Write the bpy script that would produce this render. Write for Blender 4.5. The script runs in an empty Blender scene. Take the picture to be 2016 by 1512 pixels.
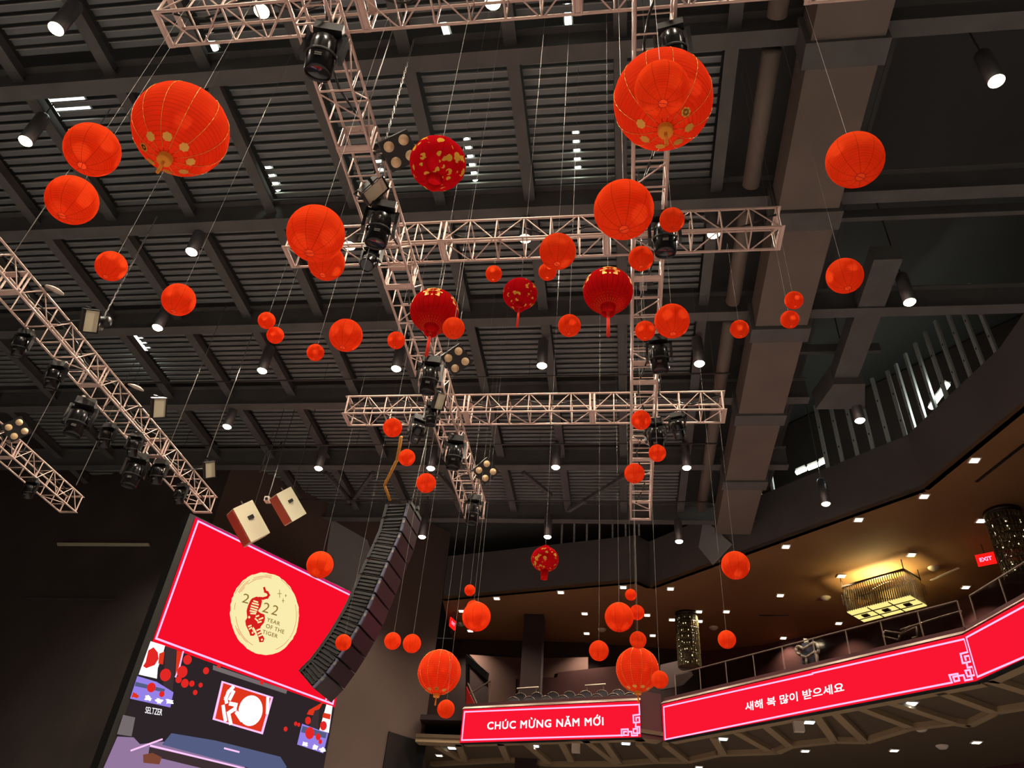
import bpy, math, random
from mathutils import Vector, Matrix
random.seed(7)
SC = bpy.context.scene
COL = SC.collection
# ------------------------------------------------------------------ camera
F = 1525.0                      # focal length in pixels of the 2016x1512 frame
EYE = 1.6                       # eye height above the floor; "h" below is height above the eye
def nrm(v): return Vector(v).normalized()
_U = nrm((179, -1988, F)); _Y = nrm((227, 1190, F)); _Y = (_Y - _U*_Y.dot(_U)).normalized(); _X = _Y.cross(_U)
ROT = Matrix((_X, _Y, _U))       # camera (right, down, forward) -> world
cam = bpy.data.cameras.new('camera'); cam_o = bpy.data.objects.new('camera', cam); COL.objects.link(cam_o)
cam.sensor_fit = 'HORIZONTAL'; cam.sensor_width = 36.0; cam.lens = 36.0*F/2016.0; cam.clip_end = 300
_m = Matrix((ROT @ Vector((1,0,0)), ROT @ Vector((0,-1,0)), ROT @ Vector((0,0,-1)))).transposed().to_4x4()
_m.translation = (0,0,EYE); cam_o.matrix_world = _m
SC.camera = cam_o
# ------------------------------------------------------------------ world, exposure
w = bpy.data.worlds.new('world'); SC.world = w; w.use_nodes = True
w.node_tree.nodes['Background'].inputs[0].default_value = (0.9, 0.8, 0.7, 1)
w.node_tree.nodes['Background'].inputs[1].default_value = 0.035
SC.view_settings.view_transform = 'Standard'; SC.view_settings.look = 'None'
SC.view_settings.exposure = 0.0; SC.view_settings.gamma = 1.0; SC.view_settings.use_curve_mapping = False
SC.cycles.max_bounces = 7; SC.cycles.diffuse_bounces = 4; SC.cycles.transmission_bounces = 4
SC.cycles.sample_clamp_indirect = 4.0; SC.cycles.caustics_reflective = False; SC.cycles.caustics_refractive = False
SPOT_W = 4600.0                 # watts of one ceiling can light
LAMP_COL = (1.0, 0.86, 0.68)
# ------------------------------------------------------------------ pixel helpers
def ray(px, py): return ROT @ Vector((px-1008.0, py-756.0, F))
def H(px, py, h):
    r = ray(px, py); p = r*(h/r.z); return Vector((p.x, p.y, p.z+EYE))
def ZD(px, py, z):
    p = ray(px, py)*(z/F); return Vector((p.x, p.y, p.z+EYE))
def AY(px, py, y):
    r = ray(px, py); p = r*(y/r.y); return Vector((p.x, p.y, p.z+EYE))
K = 1.56                         # the balcony stands this much farther than its heights below say
class VPlane:
    """a vertical plane through two floor points; turns a pixel into a point on it"""
    def __init__(s, a, b):
        s.o = Vector((a[0], a[1], 0)); s.u = (Vector((b[0], b[1], 0))-s.o); s.len = s.u.length; s.u.normalize()
        s.n = Vector((s.u.y, -s.u.x, 0))
        if s.n.dot(-s.o) < 0: s.n = -s.n
    def sh(s, px, py):
        r = ray(px, py); t = s.n.dot(s.o)/s.n.dot(Vector((r.x, r.y, 0)))
        p = r*t; return ((Vector((p.x, p.y, 0))-s.o).dot(s.u), p.z+EYE)
    def at(s, q, d=0.0):
        p = s.o + s.u*q[0] + s.n*d; return Vector((p.x, p.y, q[1]))
    def px(s, x, y, d=0.0):                                       # on the parallel plane d metres nearer
        r = ray(x, y); p = r*((s.n.dot(s.o)+d)/s.n.dot(Vector((r.x, r.y, 0)))); return Vector((p.x, p.y, p.z+EYE))
# ------------------------------------------------------------------ materials
MATS = {}
def lin(c): return tuple((x/12.92 if x <= .04045 else ((x+.055)/1.055)**2.4) for x in (v/255 for v in c))
def mat(name, rgb, rough=.6, metal=0.0, spec=.5, noise=0.0, nscale=6.0):
    if name in MATS: return MATS[name]
    m = bpy.data.materials.new(name); m.use_nodes = True; nt = m.node_tree; b = nt.nodes['Principled BSDF']
    c = lin(rgb)
    b.inputs['Roughness'].default_value = rough; b.inputs['Metallic'].default_value = metal
    b.inputs['Specular IOR Level'].default_value = spec
    if noise > 0:
        tc = nt.nodes.new('ShaderNodeTexCoord'); n = nt.nodes.new('ShaderNodeTexNoise'); n.inputs['Scale'].default_value = nscale; n.inputs['Detail'].default_value = 4
        r = nt.nodes.new('ShaderNodeValToRGB'); r.color_ramp.elements[0].position = .3; r.color_ramp.elements[1].position = .7
        r.color_ramp.elements[0].color = tuple(v*(1-noise) for v in c)+(1,); r.color_ramp.elements[1].color = tuple(min(1, v*(1+noise)) for v in c)+(1,)
        nt.links.new(tc.outputs['Object'], n.inputs['Vector']); nt.links.new(n.outputs['Fac'], r.inputs['Fac']); nt.links.new(r.outputs['Color'], b.inputs['Base Color'])
    else:
        b.inputs['Base Color'].default_value = c+(1,)
    MATS[name] = m; return m
def emis(name, rgb, s=1.0):
    if name in MATS: return MATS[name]
    m = bpy.data.materials.new(name); m.use_nodes = True; nt = m.node_tree; nt.nodes.clear()
    e = nt.nodes.new('ShaderNodeEmission'); e.inputs[0].default_value = lin(rgb)+(1,); e.inputs[1].default_value = s
    o = nt.nodes.new('ShaderNodeOutputMaterial'); nt.links.new(e.outputs[0], o.inputs[0]); MATS[name] = m; return m
def paper(name, rgb, trans, seams, pattern=None, gold=(216, 160, 60)):
    """thin paper or silk: scatters and lets light through; glued seams are darker; optional gold print"""
    m = bpy.data.materials.new(name); m.use_nodes = True; nt = m.node_tree; nt.nodes.clear(); N = nt.nodes.new; L = nt.links.new
    def mth(op, a, b=None):
        x = N('ShaderNodeMath'); x.operation = op
        for i, v in enumerate((a, b)):
            if v is None: continue
            if isinstance(v, (int, float)): x.inputs[i].default_value = v
            else: L(v, x.inputs[i])
        return x.outputs[0]
    tc = N('ShaderNodeTexCoord'); sp = N('ShaderNodeSeparateXYZ'); L(tc.outputs['Object'], sp.inputs[0])
    ang = mth('ARCTAN2', sp.outputs[1], sp.outputs[0]); fr = mth('FRACT', mth('MULTIPLY', mth('ADD', ang, math.pi), seams/(2*math.pi)))
    dist = mth('ABSOLUTE', mth('SUBTRACT', fr, .5))
    rad = mth('SQRT', mth('ADD', mth('MULTIPLY', sp.outputs[0], sp.outputs[0]), mth('MULTIPLY', sp.outputs[1], sp.outputs[1])))
    seam = mth('LESS_THAN', mth('MULTIPLY', dist, rad), .011*seams/8)
    lat = mth('ARCCOSINE', mth('MINIMUM', mth('MAXIMUM', sp.outputs[2], -1.0), 1.0))
    rib = mth('MULTIPLY', mth('LESS_THAN', mth('ABSOLUTE', mth('SUBTRACT', mth('FRACT', mth('MULTIPLY', lat, 10.0)), .5)), .10), .34)   # wire hoops under the paper
    seam = mth('MAXIMUM', seam, rib) if seams < 20 and not pattern else seam
    no = N('ShaderNodeTexNoise'); no.inputs['Scale'].default_value = 3.0; L(tc.outputs['Object'], no.inputs['Vector'])
    c = lin(rgb); base = N('ShaderNodeMix'); base.data_type = 'RGBA'
    base.inputs[6].default_value = tuple(v*.88 for v in c)+(1,); base.inputs[7].default_value = tuple(min(1, v*1.1) for v in c)+(1,); L(no.outputs['Fac'], base.inputs[0])
    s2 = N('ShaderNodeMix'); s2.data_type = 'RGBA'; s2.inputs[7].default_value = tuple(v*.45 for v in c)+(1,)
    L(mth('MULTIPLY', seam, .8), s2.inputs[0]); L(base.outputs[2], s2.inputs[6]); colr = s2.outputs[2]
    d = N('ShaderNodeBsdfDiffuse'); t = N('ShaderNodeBsdfTranslucent'); L(colr, d.inputs[0]); L(colr, t.inputs[0])
    mx = N('ShaderNodeMixShader'); mx.inputs[0].default_value = trans; L(d.outputs[0], mx.inputs[1]); L(t.outputs[0], mx.inputs[2]); out = mx.outputs[0]
    if pattern:
        v = N('ShaderNodeTexNoise'); v.inputs['Scale'].default_value = pattern; v.inputs['Detail'].default_value = 1.5; L(tc.outputs['Object'], v.inputs['Vector'])
        v2 = N('ShaderNodeTexVoronoi'); v2.inputs['Scale'].default_value = pattern*.9; L(tc.outputs['Object'], v2.inputs['Vector'])
        msk = mth('MULTIPLY', mth('GREATER_THAN', v.outputs['Fac'], .53), mth('LESS_THAN', v2.outputs['Distance'], .42))
        g = N('ShaderNodeBsdfDiffuse'); g.inputs[0].default_value = lin(gold)+(1,)
        m2 = N('ShaderNodeMixShader'); L(msk, m2.inputs[0]); L(out, m2.inputs[1]); L(g.outputs[0], m2.inputs[2]); out = m2.outputs[0]
    o = N('ShaderNodeOutputMaterial'); L(out, o.inputs[0]); MATS[name] = m; return m
mat('alu', (200, 172, 160), .42, .25, .5, .06, 3)
mat('black', (20, 19, 18), .45); mat('black_gloss', (16, 16, 17), .22); mat('steel', (150, 146, 140), .35, .8)
mat('deck', (66, 66, 65), .8); mat('slat', (112, 117, 118), .6, .2, .5, .2, .8); mat('lip', (176, 176, 172), .5, .3)
mat('beam', (90, 89, 88), .75, 0, .3, .12, 1.5); mat('duct', (108, 98, 90), .7, .1, .4, .1, .6)
mat('wall_black', (72, 63, 60), .9, 0, .2, .15, .5); mat('wall_brown', (98, 82, 76), .85, 0, .2, .1, .4); mat('bulkhead', (92, 86, 85), .9, 0, .2, .08, .5)
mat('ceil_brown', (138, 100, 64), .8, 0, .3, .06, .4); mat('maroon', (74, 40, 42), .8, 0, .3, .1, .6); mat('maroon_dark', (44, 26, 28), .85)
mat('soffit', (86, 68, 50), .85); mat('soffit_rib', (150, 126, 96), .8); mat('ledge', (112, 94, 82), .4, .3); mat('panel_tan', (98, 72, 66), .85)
mat('floor', (162, 160, 164), .9, 0, .2, .12, .4)
mat('gold', (226, 160, 60), .4, .3); mat('gold_cloth', (236, 140, 30), .8); mat('red_cloth', (200, 30, 24), .8); mat('tassel', (226, 50, 24), .85)
mat('wire', (150, 146, 138), .5, .2); mat('wire_dark', (70, 66, 62), .5); mat('cream', (206, 198, 168), .6); mat('cream_red_lit', (196, 74, 50), .7)
mat('yellow_cable', (190, 130, 40), .6); mat('glass_dark', (30, 32, 34), .08, 0, .8); mat('seat', (70, 68, 74), .45); mat('rail_light', (196, 182, 168), .45, .2); mat('white_plastic', (206, 190, 176), .5)
mat('can', (120, 120, 122), .3, .7); mat('led_face', (28, 10, 12), .5); mat('lamp_amber', (232, 196, 150), .4); mat('crystal', (92, 80, 56), .2, .5, .8); mat('bronze', (48, 38, 24), .35, .6)
mat('face_purple_sheen', (52, 32, 38), .35); mat('grille', (24, 23, 22), .7); mat('bluegrey', (84, 86, 110), .5); mat('wall_grey', (150, 150, 150), .9, 0, .2)
emis('can_lens', (255, 236, 196), 14); emis('down_lens', (255, 240, 214), 4); emis('down_lens_cool', (214, 238, 255), 4); emis('tube', (240, 255, 236), 9); emis('tube_dim', (226, 236, 232), 3)
emis('led_red', (246, 14, 40), 1.0); emis('led_red2', (250, 22, 48), 1.0); emis('led_pink', (250, 196, 246), 1.05); emis('led_white', (255, 250, 255), 1.1); emis('led_magenta', (206, 24, 96), 1.0)
emis('led_cream', (250, 236, 172), 1.0); emis('led_gold', (150, 120, 60), .9); emis('led_tiger', (214, 30, 30), 1.0); emis('led_dark', (62, 48, 50), 1.0); emis('led_black', (44, 36, 38), 1.0); emis('led_purple', (146, 118, 156), 1.0)
emis('led_violet', (150, 130, 230), 1.0); emis('led_blue', (84, 92, 130), 1.0); emis('led_orange', (222, 54, 28), 1.0); emis('led_grey', (116, 106, 108), 1.0); emis('led_wood', (124, 70, 52), 1.0); emis('led_redball', (226, 40, 36), 1.0)
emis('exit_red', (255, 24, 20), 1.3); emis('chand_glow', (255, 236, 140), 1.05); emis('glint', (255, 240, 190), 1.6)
paper('paper', (255, 92, 40), .6, 10); paper('paper_big', (250, 86, 42), .58, 12)
paper('silk', (206, 24, 26), .5, 28); paper('silk_print', (206, 22, 34), .5, 8, 3.4)
# ------------------------------------------------------------------ mesh builder
class MB:
    def __init__(s): s.v = []; s.f = []; s.mi = []
    def add(s, vs, fs, mi=0):
        n = len(s.v); s.v += [tuple(x) for x in vs]; s.f += [tuple(i+n for i in q) for q in fs]; s.mi += [mi]*len(fs); return s
    def box(s, c, d, mi=0, M=None):
        c = Vector(c); hx, hy, hz = d[0]/2, d[1]/2, d[2]/2
        vs = [Vector((x, y, z)) for z in (-hz, hz) for y in (-hy, hy) for x in (-hx, hx)]
        vs = [(M @ v if M else v)+c for v in vs]
        return s.add(vs, [(0,2,3,1),(4,5,7,6),(0,1,5,4),(2,6,7,3),(0,4,6,2),(1,3,7,5)], mi)
    def bar(s, a, b, wd, ht, mi=0, up=(0,0,1)):
        a, b = Vector(a), Vector(b); d = (b-a); l = d.length
        if l < 1e-6: return s
        d.normalize(); x = d.cross(Vector(up))
        if x.length < 1e-4: x = d.cross(Vector((1,0,0)))
        x.normalize(); z = x.cross(d); M = Matrix((x, d, z)).transposed()
        return s.box((a+b)/2, (wd, l, ht), mi, M)
    def tube(s, a, b, r, n=8, mi=0, r2=None, cap=True):
        a, b = Vector(a), Vector(b); r2 = r if r2 is None else r2; d = (b-a).normalized()
        x = d.cross(Vector((0,0,1)));  x = d.cross(Vector((1,0,0))) if x.length < 1e-3 else x
        x.normalize(); y = d.cross(x); vs = []
        for p, q in ((a, r), (b, r2)):
            vs += [p + x*(q*math.cos(2*math.pi*i/n)) + y*(q*math.sin(2*math.pi*i/n)) for i in range(n)]
        fs = [(i, (i+1) % n, n+(i+1) % n, n+i) for i in range(n)]
        if cap: fs += [tuple(range(n-1, -1, -1)), tuple(range(n, 2*n))]
        return s.add(vs, fs, mi)
    def path(s, pts, r, n=6, mi=0):
        for a, b in zip(pts[:-1], pts[1:]): s.tube(a, b, r, n, mi)
        return s
    def lathe(s, prof, n=24, mi=0, M=None, c=(0,0,0), close=False):
        vs = []; c = Vector(c)
        for r, z in prof:
            for i in range(n):
                p = Vector((r*math.cos(2*math.pi*i/n), r*math.sin(2*math.pi*i/n), z)); vs.append((M @ p if M else p)+c)
        fs = [(k*n+i, k*n+(i+1) % n, (k+1)*n+(i+1) % n, (k+1)*n+i) for k in range(len(prof)-1) for i in range(n)]
        if close: fs += [tuple(range(n-1, -1, -1)), tuple((len(prof)-1)*n+i for i in range(n))]
        return s.add(vs, fs, mi)
    def prism(s, poly, z0, z1, mi=0):
        n = len(poly); vs = [(p[0], p[1], z0) for p in poly]+[(p[0], p[1], z1) for p in poly]
        return s.add(vs, [tuple(range(n-1, -1, -1)), tuple(range(n, 2*n))]+[(i, (i+1) % n, n+(i+1) % n, n+i) for i in range(n)], mi)
    def slab(s, pts, nv, t, mi=0):
        nv = Vector(nv)*t; n = len(pts); vs = [Vector(p) for p in pts]+[Vector(p)+nv for p in pts]
        return s.add(vs, [tuple(range(n-1, -1, -1)), tuple(range(n, 2*n))]+[(i, (i+1) % n, n+(i+1) % n, n+i) for i in range(n)], mi)
    def mesh(s, name, mats, smooth=False):
        me = bpy.data.meshes.new(name); me.from_pydata(s.v, [], s.f)
        for m in (mats if isinstance(mats, (list, tuple)) else [mats]): me.materials.append(MATS[m])
        if len(set(s.mi)) > 1: me.polygons.foreach_set('material_index', s.mi)
        if smooth: me.polygons.foreach_set('use_smooth', [True]*len(me.polygons))
        me.update(); return me
    def obj(s, name, mats, parent=None, smooth=False): return link(name, s.mesh(name, mats, smooth), parent)
def link(name, me, parent=None, loc=None):
    o = bpy.data.objects.new(name, me); COL.objects.link(o)
    if parent is not None: o.parent = parent
    if loc is not None: o.location = loc
    return o
def empty(name, loc=(0,0,0), rz=0.0):
    o = bpy.data.objects.new(name, None); o.empty_display_size = .1; COL.objects.link(o); o.location = loc; o.rotation_euler = (0,0,rz); return o
def tag(o, label, cat, group=None):
    o['label'] = label; o['category'] = cat
    if group: o['group'] = group
    return o
def struct(o, label, cat):
    o['kind'] = 'structure'; o['label'] = label; o['category'] = cat; return o
ORD = ['first','second','third','fourth','fifth','sixth','seventh','eighth','ninth','tenth','eleventh','twelfth','thirteenth','fourteenth','fifteenth','sixteenth','seventeenth','eighteenth','nineteenth','twentieth',
       'twenty-first','twenty-second','twenty-third','twenty-fourth','twenty-fifth','twenty-sixth','twenty-seventh','twenty-eighth']
def h2z(h): return h+EYE
UPV = Vector((0,0,1))
# ================================================================== THE SETTING
HC = 16.0                                                        # slatted ceiling above the eye
fl = MB().box((-4, 12, -.05), (60, 76, .1)).obj('floor', 'floor'); struct(fl, 'wide pale carpeted floor of the hall, unseen below the view', 'floor')  # unseen floor, kept pale to bounce lamp light up to trusses and ceiling
# ---- ceiling: roof deck, girders, beams, slats
ceil = empty('ceiling', (0,0,h2z(HC))); struct(ceil, 'dark slatted ceiling carried by steel girders and beams', 'ceiling')
cz = Vector((0,0,h2z(HC)))
def cobj(mb, name, m): 
    o = mb.obj(name, m, ceil); o.location = -cz; return o
cobj(MB().box((-17, 14, h2z(17.6)), (46, 72, .1)), 'roof_deck', 'deck'); cobj(MB().box((19, 14, h2z(21.6)), (30, 72, .1)), 'roof_deck', 'deck'); cobj(MB().box((6, 14, h2z(19.1)), (.1, 72, 5.1)), 'roof_step', 'deck')
GY = [0.1, 4.2, 8.3, 12.43, 16.45, 20.5, 24.55, 28.8]
for gy in GY:
    xr = 14.0 if gy < 17 else 6.0; xc, xl = (xr-30)/2, xr+30
    g = MB().box((xc, gy+.18, h2z(15.6)), (xl, .05, .74)).box((xc, gy+.18, h2z(15.21)), (xl, .36, .035)).box((xc, gy+.18, h2z(15.98)), (xl, .36, .035))
    cobj(g, 'girder', 'beam')
BX = [2.45-2.3*i for i in range(12)]
for bx in BX:
    b = MB().box((bx, 14.6, h2z(15.82)), (.04, 29, .36)).box((bx, 14.6, h2z(15.63)), (.28, 29, .03))
    cobj(b, 'beam', 'beam')
slat_me = MB().box((0, 0, 0), (2.0, .165, .02)).box((0, -.085, -.03), (2.0, .012, .05), 1).mesh('slat', ['slat', 'lip'])
slots = []
for j in range(len(GY)-1):
    y = GY[j]+.5
    while y < GY[j+1]-.12:
        for i in range(len(BX)-1): slots.append(((BX[i]+BX[i+1])/2, y))
        y += .25
slots.sort(key=lambda q: abs(q[0]+4)*.9+abs(q[1]-9.5)*1.2)
rest = MB()
for k, (x, y) in enumerate(slots):
    if k < 296:
        o = link('slat', slat_me, ceil, (x, y, 0))
    else:
        rest.box((x, y, h2z(HC)), (2.0, .165, .02)).box((x, y-.085, h2z(HC)-.03), (2.0, .012, .05), 1)
o = cobj(rest, 'slats', ['slat', 'lip']); o['kind'] = 'stuff'
# right hand bays: closed dark deck, side duct, purlins
cobj(MB().box((4.3, 14.6, h2z(16.6)), (3.4, 29, .06)), 'side_deck', 'deck')
for y, xl in ((6.2, 9), (14.2, 9), (19.6, 4.2)): cobj(MB().box((3.9+xl/2, y, h2z(16.4)), (xl, .14, .3)), 'purlin', 'beam')
for (x0, y0, x1, y1) in ((1250,925,1120,1005),(1030,930,1085,975),(735,930,690,992),(640,930,692,992),(860,930,905,985)):
    cobj(MB().bar(H(x0,y0,15.45), H(x1,y1,15.45), .14, .14), 'brace', 'beam')
duct = empty('air_duct', (4.4, 14, h2z(15.1))); tag(duct, 'big grey brown rectangular air duct along the right edge of the slatted ceiling', 'duct')
for i, (a, b) in enumerate(((.5, 8.2), (8.7, 12.3), (12.85, 16.3), (16.9, 20.4), (20.9, 24.45), (25.0, 28.6))):
    MB().box((4.4, (a+b)/2, h2z(14.95)), (1.35, b-a, .9)).obj('duct_section', 'duct', duct).location = -Vector(duct.location)
for y in (8.3, 12.43, 16.45, 20.5, 24.55):
    MB().box((4.4, y+.18, h2z(14.92)), (1.55, .55, 1.0)).obj('duct_flange', 'beam', duct).location = -Vector(duct.location)
pd = empty('round_duct', (3.2, 14, h2z(15.4))); tag(pd, 'slim dark round duct running beside the big rectangular duct', 'duct')
for a, b in ((3, 8.1), (8.8, 12.2), (13, 16.2), (17, 20.3), (21, 28)):
    MB().tube((3.2, a, h2z(15.35)), (3.2, b, h2z(15.35)), .2, 14).obj('duct_section', 'duct', pd, True).location = -Vector(pd.location)
# gusset plates on the side steel
sb = empty('side_column', (7.3, 19.5, h2z(15))); tag(sb, 'dark steel column head with flared gusset plates right of the duct', 'beam')
MB().box((6.9, 17.2, h2z(15.5)), (.7, 5.0, .5)).obj('flange', 'beam', sb).location = -Vector(sb.location)
MB().add([(6.5,19.6,h2z(15.0)),(7.4,19.6,h2z(15.0)),(7.7,20.9,h2z(15.0)),(6.2,20.9,h2z(15.0)),(6.5,19.6,h2z(15.7)),(7.4,19.6,h2z(15.7)),(7.7,20.9,h2z(15.7)),(6.2,20.9,h2z(15.7))],
         [(3,2,1,0),(4,5,6,7),(0,1,5,4),(1,2,6,5),(2,3,7,6),(3,0,4,7)]).obj('gusset', 'beam', sb).location = -Vector(sb.location)
for y, lb in ((742,'thin sprinkler pipe crossing the ceiling just above the lower cross truss'),(875,'thin sprinkler pipe crossing the ceiling just below the lower cross truss'),(986,'thin sprinkler pipe crossing the ceiling near its far end')):
    yy = H(1000, y, 15.15).y; t = empty('sprinkler_pipe', (-5, yy, h2z(15.15))); tag(t, lb, 'pipe', 'sprinkler pipes')
    MB().tube((-12,0,0), (8.4,0,0), .03, 8).obj('pipe', 'wire_dark', t, True)
    for k in range(6): MB().tube((-11.4+k*3.4,0,0), (-11.4+k*3.4,0,.7), .008, 5).obj('hanger_rod', 'wire_dark', t)
# ---- walls at the left: black stage wall, brown return to the balcony
WA, WB, WC, WD = (-42, 30.5), (-22.3, 26.6), (-15.5, 25.2), (-8.45, 34.7)
def wall(name, a, b, z0, z1, m, label, t=.25):
    p = VPlane(a, b); mb = MB().slab([p.at((0, z0)), p.at((p.len, z0)), p.at((p.len, z1)), p.at((0, z1))], p.n, -t)
    return struct(mb.obj(name, m), label, 'wall'), p
_, PW1 = wall('wall_left', WA, WB, 0, h2z(17.5), 'wall_black', 'black stage wall at the far left edge')
_, PW2 = wall('wall_stage', WB, WC, 0, h2z(17.5), 'wall_black', 'black stage wall behind the tall screen')
_, PW3 = wall('wall_return', WC, WD, 0, h2z(17.5), 'wall_brown', 'dark brown wall between tall screen and balcony')
d = MB().slab([PW3.px(765, 1440, .03), PW3.px(838, 1463, .03), PW3.px(800, 1700, .03), PW3.px(722, 1700, .03)], PW3.n, .04).obj('doorway_shade_1', 'black'); struct(d, 'black panel for a shaded doorway low in the brown wall beside the balcony', 'door')  # flat black slab painted as the shade inside a passage
g = MB().slab([PW3.px(652, 1023, .03), PW3.px(722, 1063, .03), PW3.px(742, 1120, .03), PW3.px(690, 1230, .03), PW3.px(625, 1200, .03)], PW3.n, .03).obj('trim_1', 'wall_grey'); struct(g, 'grey patch of bare wall beside the loudspeaker column', 'wall')
# ---- balcony ceiling, bulkhead, studs
HB = 9.0*K
edge_px = [(871,1180),(1255,1145),(1281,1157),(1420,1106),(1818,963),(2016,800)]
E0 = [H(x, y, HB) for x, y in edge_px]; E0.append(E0[-1]+Vector((.4, -6, 0)))
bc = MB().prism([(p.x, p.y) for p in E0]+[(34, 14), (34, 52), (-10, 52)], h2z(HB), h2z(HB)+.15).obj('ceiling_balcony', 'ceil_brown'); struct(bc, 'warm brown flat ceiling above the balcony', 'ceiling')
HT = 10.42*K
for i in range(len(E0)-1):
    p = VPlane(E0[i], E0[i+1])
    o = MB().slab([p.at((0, h2z(HB))), p.at((p.len, h2z(HB))), p.at((p.len, h2z(HT))), p.at((0, h2z(HT)))], p.n, -.2).obj('wall_bulkhead', 'bulkhead')
    struct(o, 'dark bulkhead %s of the balcony ceiling edge' % ['over the left end', 'at the small step', 'left of the bend', 'along the long middle run', 'at the right bend', 'past the right edge'][i], 'wall')
pg_ = VPlane(E0[2], E0[3])
o = MB().slab([pg_.px(*q, .03) for q in ((1386,1022),(1396,1030),(1442,1072),(1404,1112),(1376,1078))], pg_.n, .03).obj('trim_5', 'wall_grey'); struct(o, 'pale grey bare patch on the bulkhead beside the duct end', 'wall')
# upper wall behind the studs
PU = VPlane((E0[3].x+2.2, E0[3].y+2.4), (E0[4].x+2.4, E0[4].y+2.2))
o = MB().slab([PU.at((-14, h2z(HT-1))), PU.at((22, h2z(HT-1))), PU.at((22, h2z(21.4))), PU.at((-14, h2z(21.4)))], PU.n, -.2).obj('wall_upper', 'wall_black'); struct(o, 'dark upper wall behind the bare studs over the bulkhead', 'wall')
stud_frame = empty('stud_frame', (E0[4].x, E0[4].y, h2z(HT))); tag(stud_frame, 'bare galvanised wall studs standing in a row on the bulkhead', 'studs')
sl = stud_frame.location.copy()
stud_me = MB().box((-.06, 0, 1.5), (.012, .09, 3.0)).box((0, -.045, 1.5), (.12, .006, 3.0)).box((.06, 0, 1.5), (.012, .09, 3.0)).box((0, -.049, .7), (.045, .004, .09), 1).box((0, -.049, 1.9), (.045, .004, .09), 1).mesh('stud', ['steel', 'black'])
stud_me.materials[0] = mat('galv', (176, 178, 176), .5, .3)
for i in (3, 4):
    p = VPlane(E0[i], E0[i+1]); n = int(p.len/.62)
    for k in range(n+1):
        if i == 3 and (k < 1 or 4 < k < 8): continue
        q = p.at((min(p.len, .3+k*.62), h2z(HT)), -.1)
        o = link('stud', stud_me, stud_frame, q-sl); o.rotation_euler = (0, 0, math.atan2(p.u.y, p.u.x))
p = VPlane(E0[0], E0[1])
sf2 = empty('stud_frame', p.at((p.len*.75, h2z(HT)), -.1)); tag(sf2, 'short row of dim studs above the bulkhead near the centre', 'studs')
for k in range(7):
    o = link('stud', stud_me, sf2, p.at((p.len*.62+k*.62, h2z(HT)), -.1)-sf2.location); o.rotation_euler = (0, 0, math.atan2(p.u.y, p.u.x)); o.scale = (.6, .6, .55)
# ---- balcony body: back wall, slab, soffit
bw_px = [(860,1257),(1150,1265),(1380,1282),(1500,1270),(1650,1240),(1800,1205),(2050,1128)]
BW = [H(x, y, HB) for x, y in bw_px]
FLB = 6.2*K                                                      # balcony floor near the rail
for i in range(len(BW)-1):
    p = VPlane(BW[i], BW[i+1])
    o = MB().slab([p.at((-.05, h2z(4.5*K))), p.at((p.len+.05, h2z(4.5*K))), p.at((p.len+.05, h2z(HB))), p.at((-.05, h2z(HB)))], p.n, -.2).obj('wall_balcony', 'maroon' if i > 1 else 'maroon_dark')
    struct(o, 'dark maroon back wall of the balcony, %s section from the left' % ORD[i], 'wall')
RT, RBm = 5.6*K, 4.77*K                                          # top and bottom of the ribbon screens
R1a, R1b = H(912,1397,RT), H(1260,1380,RT); R2a, R2b = H(1303,1387,RT), H(1896,1250,RT); R3b = H(2022,1180,RT); R3c = R3b + (R3b-R2b)*1.5
PR1, PR2, PR3 = VPlane(R1a, R1b), VPlane(R2a, R2b), VPlane(R2b, R3c)
zb_ = lambda v, dx=0, dy=0: Vector((v.x+dx, v.y+dy, h2z(RBm)))
sof_out = [zb_(R1a, -1.9, .1), zb_(R1a), zb_(R1b), zb_(R2a), zb_(R2b), zb_(R3b), zb_(R3c)]
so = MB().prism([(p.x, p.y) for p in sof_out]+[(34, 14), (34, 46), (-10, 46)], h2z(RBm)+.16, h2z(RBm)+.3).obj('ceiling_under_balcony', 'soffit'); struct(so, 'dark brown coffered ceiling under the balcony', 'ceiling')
ribs = [(860,1472,910,1500),(902,1466,915,1500),(985,1465,999,1498),(1032,1463,1080,1504),(1104,1461,1125,1501),(1152,1459,1213,1506),(1185,1457,1218,1504),(1258,1467,1292,1501),(1310,1468,1352,1501),(1405,1455,1425,1487),(1450,1444,1512,1479),(1508,1432,1555,1471),
        (1605,1408,1642,1460),(1640,1402,1702,1462),(1690,1395,1790,1433),(1745,1383,1880,1426),(1850,1365,1957,1404),(1945,1342,2030,1368)]
inner = [(850,1508),(1000,1500),(1080,1508),(1213,1508),(1292,1502),(1352,1502),(1415,1488),(1530,1484),(1555,1472),(1645,1462),(1705,1463),(1790,1437),(1880,1426),(1908,1431),(1960,1405),(2030,1394)]
for a in ribs:
    MB().bar(H(a[0],a[1],RBm)+Vector((0,0,.08)), H(a[2],a[3],RBm)+Vector((0,0,.08)), .28, .16).obj('rib', 'soffit_rib', so)
for q0, q1 in zip(inner[:-1], inner[1:]):
    MB().bar(H(*q0,RBm)+Vector((0,0,.08)), H(*q1,RBm)+Vector((0,0,.08)), .3, .17).obj('rib', 'soffit_rib', so)
for q0, q1 in zip(sof_out[:-1], sof_out[1:]):
    pl_ = VPlane(q0, q1); MB().bar(q0-pl_.n*.36+UPV*.08, q1-pl_.n*.36+UPV*.08, .6, .16).obj('rib', 'soffit_rib', so)
bf = MB().prism([(p.x+.0, p.y+.35) for p in sof_out]+[(34, 14.5), (34, 46), (-10, 46)], h2z(RT)-.35, h2z(RT)-.15).obj('floor_balcony', 'maroon_dark'); struct(bf, 'dark front floor slab of the balcony behind the ribbon screens', 'floor')
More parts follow.
